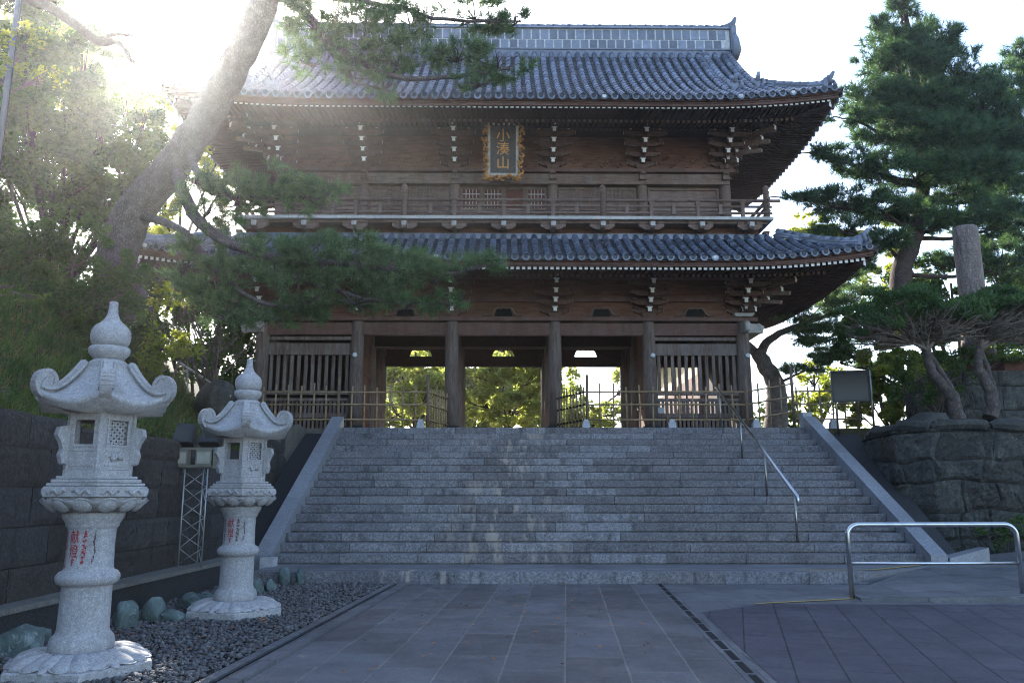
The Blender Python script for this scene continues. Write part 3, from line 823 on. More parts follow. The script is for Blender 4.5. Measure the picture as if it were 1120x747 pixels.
# ---- roofs
def make_roof(hw, y0, hd, f, tmax, Tg, L, sp, name):
    yc = y0 + hd
    def lift(x, y):
        u = max(0.0, (abs(x) - (hw - 4.6)) / 4.6); v = max(0.0, (abs(y - yc) - (hd - 4.4)) / 4.4)
        return L * min(1.1, u) ** 2.2 * min(1.1, v) ** 2.2
    sides = {'F': (lambda s_, t: (s_, y0 + t)), 'B': (lambda s_, t: (s_, yc + hd - t)), 'R': (lambda s_, t: (hw - t, yc + s_)), 'L': (lambda s_, t: (-hw + t, yc + s_))}
    halves = {'F': hw, 'B': hw, 'R': hd, 'L': hd}
    def T(side, s_):
        h = halves[side] - abs(s_)
        if side in 'FB':
            return min(hd, tmax) if h >= Tg else min(h, tmax)
        return min(Tg, h, tmax)
    seg = 0.27
    tb, pb = MB(), MB()
    for side, fn in sides.items():
        H = halves[side]
        n = int(H * 2 / sp)
        step = H * 2 / n
        for i in range(n + 1):
            s_ = -H + i * step
            t1 = T(side, s_)
            ax = Vector((1, 0, 0)) if side in 'FB' else Vector((0, 1, 0))
            inn = {'F': Vector((0, 1, 0)), 'B': Vector((0, -1, 0)), 'R': Vector((-1, 0, 0)), 'L': Vector((1, 0, 0))}[side]
            def pt(t):
                x, y = fn(s_, t)
                return Vector((x, y, f(t) + lift(x, y)))
            # cover tiles: overlapping half pipes
            t = -0.03
            first = True
            while t < t1 - 0.02:
                te = min(t + seg, t1)
                if te - t < 0.06: break
                a, c = pt(t), pt(te)
                d = (c - a).normalized(); nrm = ax.cross(d)
                if nrm.z < 0: nrm = -nrm
                ra, rc = 0.094, 0.082
                jit = rnd.uniform(-0.006, 0.006)
                vs = []
                for (p, rr) in ((a, ra), (c, rc)):
                    for j in range(7):
                        an = math.pi * j / 6
                        vs.append(p + ax * (math.cos(an) * rr + jit) + nrm * (math.sin(an) * rr + 0.035))
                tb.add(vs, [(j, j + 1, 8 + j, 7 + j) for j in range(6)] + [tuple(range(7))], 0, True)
                if first and t1 > 0.1:
                    ctr = a + nrm * 0.035 - inn * 0.012
                    dd = [ctr + ax * math.cos(2 * math.pi * j / 12) * 0.1 + Vector((0, 0, 1)) * math.sin(2 * math.pi * j / 12) * 0.1 for j in range(12)]
                    tb.prism(dd, (0, 0, 0), inn * 0.05)
                    dd = [ctr - inn * 0.012 + ax * math.cos(2 * math.pi * j / 10) * 0.06 + Vector((0, 0, 1)) * math.sin(2 * math.pi * j / 10) * 0.06 for j in range(10)]
                    tb.prism(dd, (0, 0, 0), inn * 0.012, 1 if rnd.random() < 0.96 else 2)
                    first = False
                t = te
            # pan tiles between this row and the next
            if i < n:
                s2 = s_ + step
                t2 = T(side, s2)
                t = 0.0; tm = min(t1, t2) if abs(t1 - t2) < 0.5 else max(min(t1, t2), 0)
                tl = max(t1, t2) if abs(t1 - t2) < 0.5 else tm
                while t < tl - 0.02:
                    te = min(t + 0.2, tl)
                    vs = []
                    for (tt, dz) in ((t, 0.03), (te, 0.0)):
                        for k in range(5):
                            w = k / 4
                            ss = s_ + step * w
                            tc = min(tt, max(T(side, ss), 0)) if abs(t1 - t2) < 0.5 else tt
                            x, y = fn(ss, tc)
                            vs.append((x, y, f(tc) + lift(x, y) + dz - 0.05 * math.sin(math.pi * w) + 0.015))
                    lip = [(v[0], v[1], v[2] - 0.035) for v in vs[:5]]
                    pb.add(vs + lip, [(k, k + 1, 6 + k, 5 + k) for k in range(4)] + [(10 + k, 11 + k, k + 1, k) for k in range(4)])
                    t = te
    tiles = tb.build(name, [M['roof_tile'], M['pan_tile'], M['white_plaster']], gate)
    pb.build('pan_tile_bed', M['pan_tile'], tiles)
    return lift, sides, halves, T, tiles
def eaves(lift, sides, halves, f, zfly, zbase, tfly, tbase, tin, sp, hw, hd):
    """fascia, two tiers of rafters with painted ends, soffit boards"""
    rb, fb, sb = MB(), MB(), MB()
    for side, fn in sides.items():
        H = halves[side]
        def pt(s_, t, z):
            x, y = fn(s_, t); return Vector((x, y, z + lift(x, y)))
        inn = {'F': Vector((0, 1, 0)), 'B': Vector((0, -1, 0)), 'R': Vector((-1, 0, 0)), 'L': Vector((1, 0, 0))}[side]
        ax = Vector((1, 0, 0)) if side in 'FB' else Vector((0, 1, 0))
        n = int(2 * H / 0.4)
        for (ta, zt, zb, th) in ((0.06, -0.005, -0.07, 0.10), (0.12, -0.072, -0.19, 0.08)):
            for i in range(n):
                s0, s1 = -H + ta + (2 * H - 2 * ta) * i / n, -H + ta + (2 * H - 2 * ta) * (i + 1) / n
                a0, a1 = pt(s0, ta, f(0) + zt), pt(s1, ta, f(0) + zt)
                b0, b1 = pt(s0, ta, f(0) + zb), pt(s1, ta, f(0) + zb)
                fb.add([b0, b1, a1, a0] + [p + inn * th for p in (b0, b1, a1, a0)], [(0, 1, 2, 3), (0, 4, 5, 1), (3, 2, 6, 7)])
        k = int(2 * H / sp)
        for i in range(k + 1):
            s_ = -H + 2 * H * (i + 0.5) / (k + 1)
            lim = H - abs(s_)
            for (t0, t1, z0, sl, w, h, mi) in ((tfly, tbase + 0.5, zfly, 0.1, 0.088, 0.10, 1), (tbase, tin, zbase, 0.25, 0.085, 0.09, 2)):
                t1 = min(t1, lim)
                if t1 < t0 + 0.08: continue
                a = pt(s_, t0, z0); c = pt(s_, t1, z0 + sl * (t1 - t0))
                up = Vector((0, 0, h / 2)); sd = ax * (w / 2)
                vs = [a - sd - up, a + sd - up, a + sd + up, a - sd + up, c - sd - up, c + sd - up, c + sd + up, c - sd + up]
                rb.add(vs, [(0, 1, 5, 4), (1, 2, 6, 5), (3, 0, 4, 7), (2, 3, 7, 6)], 0)
                rb.add(vs[:4], [(0, 1, 2, 3)], mi)
        m = int(2 * H / 0.5)
        for (t0, t1, z0, sl) in ((0.1, tbase + 0.5, zfly + 0.05, 0.1), (tbase + 0.1, tin + 0.3, zbase + 0.075, 0.25)):
            for i in range(m):
                s0, s1 = -H + 2 * H * i / m, -H + 2 * H * (i + 1) / m
                q = []
                for (s_, t) in ((s0, t0), (s1, t0), (s1, t1), (s0, t1)):
                    tc = min(t, max(0.05, H - abs(s_)))
                    q.append(pt(s_, tc, z0 + sl * (tc - t0)))
                sb.add(q, [(0, 1, 2, 3)])
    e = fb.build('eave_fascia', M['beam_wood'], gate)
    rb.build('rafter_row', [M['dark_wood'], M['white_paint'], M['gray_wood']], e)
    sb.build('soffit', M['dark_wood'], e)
    # hip rafters with painted ends
    for sx in (-1, 1):
        for sy in (-1, 1):
            b = MB()
            yc = sides['F'](0, 0)[1] + hd
            def cp(t, z):
                x, y = sx * (hw - t), yc + sy * (hd - t)
                return Vector((x, y, z + lift(x, y)))
            a, c = cp(tfly + 0.1, zfly - 0.06), cp(tin, zbase + 0.25 * (tin - tbase) - 0.05)
            b.bar(a, c, 0.17, 0.2)
            d = (a - c).normalized(); p = a + d * 0.004
            sd = d.cross(Vector((0, 0, 1))).normalized() * 0.08; up = sd.cross(d).normalized() * 0.09
            b.add([p - sd - up, p + sd - up, p + sd + up, p - sd + up], [(0, 1, 2, 3)], 1)
            b.build('hip_rafter', [M['dark_wood'], M['white_paint']], e)
def hip_ridge(pts, w, parent, end=True):
    """stacked ridge tiles along a line, capped by a round row and an upturned end"""
    b = MB()
    pts = [Vector(p) for p in pts]
    for i in range(1, len(pts)):
        a, c = pts[i - 1], pts[i]
        for (ww, zz, hh) in ((w * 1.25, 0.05, 0.045), (w, 0.097, 0.04), (w * 1.2, 0.142, 0.04)):
            b.bar(a + Vector((0, 0, zz)), c + Vector((0, 0, zz)), ww, hh)
        n = max(1, int((c - a).length / 0.24))
        for j in range(n):
            p, q = a.lerp(c, j / n) + Vector((0, 0, 0.19)), a.lerp(c, (j + 1) / n) + Vector((0, 0, 0.19))
            b.tube([p, q], [0.095, 0.08], 8)
    if end:
        a, c = pts[0], pts[1]
        d = (a - c); d.z = 0; d.normalize()
        up = Vector((0, 0, 1))
        b.box(a + d * 0.05 + up * 0.14, (w * 1.4, w * 0.5, 0.34), 0, d.to_track_quat('Y', 'Z').to_matrix())
        b.tube([a - d * 0.35 + up * 0.22, a + d * 0.02 + up * 0.28, a + d * 0.16 + up * 0.36, a + d * 0.24 + up * 0.48], [0.07, 0.085, 0.07, 0.045], 8)
        sd = d.cross(up)
        for s_ in (-1, 1):
            b.tube([a + d * 0.16 + sd * s_ * w * 0.5 + up * 0.05, a + d * 0.2 + sd * s_ * w * 0.8 + up * 0.15, a + d * 0.14 + sd * s_ * w * 0.75 + up * 0.3, a + d * 0.15 + sd * s_ * w * 0.4 + up * 0.28], [0.05, 0.06, 0.05, 0.03], 6)
    return b.build('ridge', M['roof_tile'], parent)

# lower roof
fl = lambda t: 4.48 + 0.50 * t + 0.055 * t * t
lift1, sides1, halves1, T1, tiles1 = make_roof(10.0, -2.6, 4.9, fl, 2.0, 99, 0.36, 0.292, 'lower_roof')
eaves(lift1, sides1, halves1, fl, 4.27, 4.26, 0.2, 0.95, 2.95, 0.152, 10.0, 4.9)
for sx in (-1, 1):
    for sy in (-1, 1):
        pts = []
        for t in (0.35, 0.7, 1.1, 1.5, 2.0):
            x, y = sx * (10.0 - t), 2.3 + sy * (4.9 - t)
            pts.append((x, y, fl(t) + lift1(x, y)))
        hip_ridge(pts, 0.2, tiles1)
# capping course where the lower roof meets the balcony base
b = MB()
for (y, d) in ((-0.66, 0.2), (5.26, 0.2)):
    b.bbox(-7.75, 7.75, y - d / 2, y + d / 2, 5.6, 5.7); b.bbox(-7.7, 7.7, y - d / 2 + 0.05, y + d / 2 - 0.05, 5.703, 5.78)
for x in (-7.66, 7.66):
    b.bbox(x - 0.1, x + 0.1, -0.54, 5.14, 5.595, 5.695)
b.build('roof_capping', M['roof_tile'], tiles1)
# core under the balcony
b = MB()
b.bbox(-7.5, 7.5, -0.56, 5.16, 5.0, 6.0)
b.build('balcony_base', M['board_wood'], gate)
# balcony: brackets, floor, railing
b = MB()
poly = [(-0.36, 0, 0.2), (-0.36, 0, 0.13), (-0.2, 0, 0.04), (0.2, 0, 0.04), (0.36, 0, 0.13), (0.36, 0, 0.2)]
b.prism(poly, (0, -0.3, 0), (0, -0.42, 0), 0)
for sx in (-1, 0, 1): b.box((sx * 0.27, -0.36, 0.24), (0.17, 0.16, 0.08), 0, None, 1.15)
b.box((0, -0.32, 0.12), (0.14, 0.46, 0.15), 0); b.box((0, -0.57, 0.15), (0.13, 0.1, 0.13), 1)
bb = b.build('balcony_bracket', [M['gray_wood'], M['pale_wood']], gate, (0, -0.57, 5.78))
for i in range(-5, 6):
    if i: copy_part(bb, gate, (i * 1.42, -0.57, 5.78))
    copy_part(bb, gate, (i * 1.42, 5.17, 5.78), R(180))
for i in range(4):
    copy_part(bb, gate, (7.5, 0.2 + i * 1.4, 5.78), R(90)); copy_part(bb, gate, (-7.5, 0.2 + i * 1.4, 5.78), R(270))
b = MB()
b.bbox(-7.75, 7.75, -1.12, 5.72, 6.08, 6.17)
bf = b.build('balcony_floor', M['pale_wood'], gate)
b = MB(); b.bbox(-7.6, 7.6, -0.98, 5.58, 6.0, 6.078); b.build('floor_beam', M['gray_wood'], bf)
rail = MB()
for (z, r_) in ((6.30, 0.04), (6.5, 0.04), (6.68, 0.05)):
    for y in (-1.02, 5.62): rail.tube([(-8.0 if z > 6.6 else -7.75, y, z), (8.0 if z > 6.6 else 7.75, y, z)], r_, 8)
    for x in (-7.6, 7.6): rail.tube([(x, -1.25, z + 0.002), (x, 5.85, z + 0.002)], r_, 8)
rl = rail.build('balcony_railing', M['gray_wood'], gate)
b = MB(); b.lathe([(0.085, 0), (0.085, 0.72), (0.1, 0.75), (0.1, 0.78), (0.06, 0.8), (0.095, 0.86), (0.09, 0.92), (0.03, 0.98)], 14)
po = b.build('newel_post', M['gray_wood'], rl, (-2.86, -1.02, 6.172))
for p in ((2.86, -1.02), (7.6, -1.02), (-7.6, -1.02), (-2.86, 5.62), (2.86, 5.62), (7.6, 5.62), (-7.6, 5.62)): copy_part(po, rl, (p[0], p[1], 6.172))
b = MB(); b.box((0, 0, 0.25), (0.1, 0.09, 0.5)); b.box((0, 0, 0.43), (0.14, 0.12, 0.05))
bal = b.build('baluster', M['gray_wood'], rl, (-6.9, -1.02, 6.172))
for x in (-5.6, -4.25, -1.42, 0, 1.42, 4.25, 5.6, 6.9): copy_part(bal, rl, (x, -1.02, 6.172))
b = MB(); b.box((0, 0, 0.06), (0.1, 0.09, 0.3))
sb_ = b.build('short_baluster', M['gray_wood'], rl, (-6.25, -1.02, 6.35))
for x in (-4.9, -3.55, -2.1, -0.7, 0.7, 2.1, 3.55, 4.9, 6.25): copy_part(sb_, rl, (x, -1.02, 6.35))

# upper body
b = MB(); b.lathe([(0.17, 6.17), (0.17, 7.6), (0.16, 7.9)], 18)
uc = b.build('upper_column', M['gray_wood'], gate, (UX[0], UY0, 0))
for x in UX:
    for y in (UY0, UY1):
        if (x, y) != (UX[0], UY0): copy_part(uc, gate, (x, y, 0))
for (z0, z1, w, e) in ((7.63, 7.72, 0.40, 0.1), (7.75, 8.0, 0.2, 0.0), (8.03, 8.13, 0.42, 0.3)):
    for y in (UY0, UY1):
        b = MB(); b.bbox(-6.8 - e, 6.8 + e, y - w / 2, y + w / 2, z0, z1); b.build('tie_beam', M['gray_wood'] if z1 < 8.02 else M['beam_wood'], gate)
    for sx in (-1, 1):
        b = MB(); b.bbox(sx * 6.8 - w / 2, sx * 6.8 + w / 2, UY0 + w / 2 + 0.003, UY1 - w / 2 - 0.003, z0, z1); b.build('tie_beam', M['gray_wood'], gate)
for x in UX:
    b = MB(); b.box((x, UY0 - 0.17, 7.88), (0.2, 0.14, 0.2), 0); b.lathe([(0.1, 0), (0.11, 0.05), (0.05, 0.1)], 10, 0, None, True, (x, UY0 - 0.22, 7.93))
    b.build('bearing_block', M['gray_wood'], gate)
b = MB()
for y in (UY0 + 0.02, UY1 - 0.02):
    z = 8.135
    while z < 9.75:
        b.bbox(-6.8, 6.8, y - 0.03, y + 0.03, z, z + 0.295); z += 0.3
for x in (-6.78, 6.78):
    z = 8.135
    while z < 9.75:
        b.bbox(x - 0.03, x + 0.03, UY0 + 0.06, UY1 - 0.06, z, z + 0.295); z += 0.3
# carved relief: curling waves on the boards between the brackets
for i in range(5):
    xm = (UX[i] + UX[i + 1]) / 2
    for k in range(9):
        x = xm + (k - 4) * 0.17; zc = 8.42 + 0.14 * math.sin(k * 2.1)
        pts = [(x + 0.11 * math.cos(t) * (1 - t / 9), UY0 - 0.02, zc + 0.11 * math.sin(t) * (1 - t / 9)) for t in [0.9 * j for j in range(8)]]
        b.tube(pts, 0.022, 5, 0, True, False)
b.build('upper_boarding', M['board_wood'], gate)
for y, s_ in ((UY0, -1), (UY1, 1)):
    b = MB(); b.bbox(-7.7, 7.7, y + s_ * 0.98 - 0.07, y + s_ * 0.98 + 0.07, 9.1, 9.24); b.build('purlin', M['dark_wood'], gate)
# wall panels of the upper storey
b = MB()
b.bbox(-6.8, 6.8, UY0 + 0.05, UY0 + 0.1, 6.17, 7.63); b.bbox(-6.8, 6.8, UY1 - 0.1, UY1 - 0.05, 6.17, 7.63)
b.bbox(-6.82, -6.77, UY0, UY1, 6.17, 7.63); b.bbox(6.77, 6.82, UY0, UY1, 6.17, 7.63)
b.build('upper_wall', M['gray_wood'], gate)
for i in range(5):
    xa, xb = UX[i] + 0.17, UX[i + 1] - 0.17
    b = MB()
    n = 4 if i in (1, 2, 3) else 1
    y = UY0 + 0.03
    for k in range(n):
        x0, x1 = xa + (xb - xa) * k / n, xa + (xb - xa) * (k + 1) / n
        for (p, q) in ((x0 + 0.01, x0 + 0.07), (x1 - 0.07, x1 - 0.01)): b.bbox(p, q, y - 0.03, y + 0.02, 6.2, 7.6)
        for (p, q) in ((6.2, 6.28), (6.85, 6.92), (7.52, 7.6)): b.bbox(x0 + 0.072, x1 - 0.072, y - 0.028, y + 0.018, p, q)
        if i == 2:
            b.bbox(x0 + 0.075, x1 - 0.075, y - 0.005, y + 0.015, 6.93, 7.515, 1)
            if k in (0, 1, 3):
                for j in range(1, 5):
                    x = x0 + 0.07 + (x1 - x0 - 0.14) * j / 5
                    b.bbox(x - 0.01, x + 0.01, y - 0.022, y - 0.008, 6.925, 7.518, 2)
                b.bbox(x0 + 0.072, x1 - 0.072, y - 0.024, y - 0.009, 7.36, 7.385, 2)
        else:
            for j in range(1, 4):
                x = x0 + 0.07 + (x1 - x0 - 0.14) * j / 4
                if n > 1: b.bbox(x - 0.012, x + 0.012, y - 0.012, y + 0.015, 6.285, 7.515, 0)
    b.build('door_panel', [M['gray_wood'], M['red_board'], M['pale_wood']], gate)
# upper roof
HWU, HDU, Y0U, TG = 9.55, 4.6, -2.3, 1.8
fu = lambda t: 9.22 + 0.60 * t + 0.064 * t * t
lift2, sides2, halves2, T2, tiles2 = make_roof(HWU, Y0U, HDU, fu, 99, TG, 0.33, 0.292, 'upper_roof')
eaves(lift2, sides2, halves2, fu, 9.04, 9.0, 0.2, 1.0, 2.85, 0.152, HWU, HDU)
# gable triangles
for sx in (-1, 1):
    b = MB()
    xg = sx * (HWU - TG - 0.55)
    pts = [(xg, Y0U + t, fu(t) - 0.02) for t in [TG + 0.1 + (HDU - TG - 0.1) * i / 8 for i in range(9)]]
    pts += [(xg, 2 * YC - p[1], p[2]) for p in pts[-2::-1]]
    pts += [(xg, pts[-1][1], 9.9), (xg, pts[0][1], 9.9)]
    b.prism(pts, (0, 0, 0), (-sx * 0.06, 0, 0)); b.build('gable', M['dark_wood'], gate)
    b = MB()
    xv = sx * (HWU - TG - 0.02)
    for s_ in (-1, 1):
        bp = [(xv, YC + s_ * (HDU - t), fu(t) - 0.16) for t in [TG - 0.2 + (HDU - TG + 0.2) * i / 8 for i in range(9)]]
        for i in range(8): b.bar(bp[i], bp[i + 1], 0.09, 0.26)
    b.build('bargeboard', M['gray_wood'], gate)
    # verge ridges down the gable edge
    for sy in (-1, 1):
        pts = []
        for t in (1.15, 1.6, 2.2, 2.9, 3.6, 4.3):
            pts.append((sx * (HWU - TG - 0.95), YC + sy * (HDU - t), fu(t)))
        hip_ridge(pts, 0.24, tiles2)
        pts = []
        for t in (1.62, 2.2, 2.9, 3.6, 4.3):
            pts.append((sx * (HWU - TG - 0.1), YC + sy * (HDU - t), fu(t) - 0.03))
        hip_ridge(pts, 0.2, tiles2)
        pts = []
        for t in (0.35, 0.7, 1.05, 1.4, TG):
            x, y = sx * (HWU - t), YC + sy * (HDU - t)
            pts.append((x, y, fu(t) + lift2(x, y)))
        hip_ridge(pts, 0.22, tiles2)
# main ridge with framed lattice of tiles
RZ = fu(HDU) - 0.12
XRG = HWU - TG + 0.02
rm = MB()
rm.bbox(-XRG, XRG, YC - 0.30, YC + 0.30, RZ - 0.3, RZ + 0.02)
rm.bbox(-XRG, XRG, YC - 0.34, YC + 0.34, RZ + 0.02, RZ + 0.07)
rm.bbox(-XRG, XRG, YC - 0.2, YC + 0.2, RZ + 0.07, RZ + 0.86, 1)
rm.bbox(-XRG, XRG, YC - 0.29, YC + 0.29, RZ + 0.862, RZ + 0.92)
rm.bbox(-XRG, XRG, YC - 0.24, YC + 0.24, RZ + 0.922, RZ + 0.97)
ridge = rm.build('main_ridge', [M['roof_tile'], M['white_plaster']], tiles2)
for s_ in (-1, 1):
    b = MB()
    y = YC + s_ * 0.2
    n = int(2 * XRG / 0.305)
    for r_ in range(2):
        for i in range(n):
            x0 = -XRG + 0.04 + (i + 0.5 * r_) * 0.305
            if x0 + 0.25 > XRG: continue
            b.bbox(x0, x0 + 0.255, y - 0.018, y + 0.018, RZ + 0.09 + r_ * 0.385, RZ + 0.44 + r_ * 0.385, 0)
    b.build('ridge_lattice', M['roof_tile'], ridge)
b = MB()
n = int(2 * XRG / 0.26)
for i in range(n):
    x0 = -XRG + 2 * XRG * i / n
    b.tube([(x0, YC, RZ + 1.03), (x0 + 2 * XRG / n, YC, RZ + 1.03)], [0.13, 0.11], 10)
    if i % 2 == 0:
        for s_ in (-1, 1): b.lathe([(0.075, 0), (0.075, 0.05)], 10, 0, None, False, (x0, YC + s_ * 0.22, RZ + 0.95))
b.build('ridge_cap', M['roof_tile'], ridge)
for sx in (-1, 1):
    b = MB()
    b.bbox(sx * XRG - 0.08 + sx * 0.1, sx * XRG + 0.08 + sx * 0.1, YC - 0.42, YC + 0.42, RZ - 0.25, RZ + 0.9)
    for s_ in (-1, 1):
        b.tube([(sx * (XRG + 0.12), YC + s_ * 0.3, RZ - 0.3), (sx * (XRG + 0.14), YC + s_ * 0.55, RZ - 0.1), (sx * (XRG + 0.12), YC + s_ * 0.5, RZ + 0.3), (sx * (XRG + 0.12), YC + s_ * 0.35, RZ + 0.6)], [0.12, 0.15, 0.12, 0.08], 8)
    b.lathe([(0.0, -0.16), (0.13, -0.12), (0.17, 0), (0.13, 0.12), (0.0, 0.16)], 12, 0, None, True, (sx * (XRG + 0.16), YC, RZ + 0.55))
    b.lathe([(0.0, -0.2), (0.16, -0.14), (0.2, 0), (0.16, 0.14), (0.0, 0.2)], 12, 0, None, True, (sx * (XRG + 0.16), YC, RZ + 0.1))
    b.tube([(sx * (XRG - 0.3), YC, RZ + 1.0), (sx * XRG, YC, RZ + 1.08), (sx * (XRG + 0.2), YC, RZ + 1.22), (sx * (XRG + 0.3), YC, RZ + 1.45)], [0.11, 0.13, 0.11, 0.06], 8)
    b.build('ridge_end_tile', M['roof_tile'], ridge)
# roof body under the tiles
b = MB()
pts = [(0, Y0U + t, fu(t) - 0.10) for t in [0.2 + (HDU - 0.2) * i / 8 for i in range(9)]]
pts += [(0, 2 * YC - p[1], p[2]) for p in pts[-2::-1]]
b.prism(pts, (-(HWU - TG - 0.62), 0, 0), (HWU - TG - 0.62, 0, 0)); b.build('roof_core', M['dark_wood'], gate)

# ---- plaque hung under the upper eave
def text_mesh(body, size, fn, depth=0.0):
    cu = bpy.data.curves.new('lettering', 'FONT'); cu.body = body; cu.size = size; cu.align_x = 'CENTER'; cu.align_y = 'CENTER'; cu.resolution_u = 3
    cu.extrude = depth
    o = bpy.data.objects.new('lettering', cu); COL.objects.link(o)
    dg = bpy.context.evaluated_depsgraph_get()
    me = bpy.data.meshes.new_from_object(o.evaluated_get(dg))
    bpy.data.objects.remove(o); bpy.data.curves.remove(cu)
    for v in me.vertices: v.co = fn(v.co)
    me.materials.clear()
    me.name = 'lettering'
    return me
pq = thing('name_plaque', 'tall carved gilt framed plaque with gold characters hanging under the upper eave', 'plaque', (GX - 0.02, GY - 0.28, TERR + 7.62))
pq.rotation_euler = (R(17), 0, R(0.66))
W, H = 1.14, 1.72
b = MB(); b.bbox(-W / 2 + 0.12, W / 2 - 0.12, -0.03, 0.03, 0.12, H - 0.1); b.build('panel', M['plaque_panel'], pq)
b = MB()
for (x0, x1, z0, z1) in ((-W / 2 + 0.11, -W / 2 + 0.19, 0.1, H - 0.08), (W / 2 - 0.19, W / 2 - 0.11, 0.1, H - 0.08), (-W / 2 + 0.19, W / 2 - 0.19, 0.1, 0.17), (-W / 2 + 0.19, W / 2 - 0.19, H - 0.15, H - 0.08)):
    b.bbox(x0, x1, -0.07, 0.0, z0, z1)
b.build('inner_frame', M['pale_wood'], pq)
b = MB(); rr = random.Random(5)
def scroll(x, z, s, a0):
    pts = [(x + s * (1 - t / 8) * math.cos(a0 + t), -0.08 - 0.02 * math.sin(t), z + s * (1 - t / 8) * math.sin(a0 + t)) for t in [0.7 * j for j in range(8)]]
    b.tube(pts, [s * 0.5, s * 0.5, s * 0.45, s * 0.42, s * 0.4, s * 0.38, s * 0.36, s * 0.3], 6)
for sx in (-1, 1):
    n = 11
    for i in range(n):
        z = 0.06 + (H - 0.12) * i / (n - 1)
        scroll(sx * (W / 2 - 0.035 + 0.02 * math.sin(i * 1.9)), z, 0.085, rr.uniform(0, 6))
for i in range(7):
    x = (-0.5 + i / 6) * (W - 0.1)
    scroll(x, 0.03 + 0.03 * math.cos(i * math.pi), 0.085, rr.uniform(0, 6)); 
b.build('carved_frame', M['gold'], pq)
b = MB()
for i in range(7):
    scroll((-0.5 + i / 6) * (W - 0.1), H - 0.03 + 0.02 * math.cos(i * 2.2), 0.075, rr.uniform(0, 6))
b.build('top_rail', M['dark_wood'], pq)
for ch, z in (('小', 1.25), ('湊', 0.86), ('山', 0.45)):
    me = text_mesh(ch, 0.40, lambda c, z=z: Vector((c.x * 1.05, -0.034 - (0.012 if c.z > 0 else 0.0), z + c.y)), 0.01)
    me.materials.append(M['bright_gold']); link('character', me, pq)

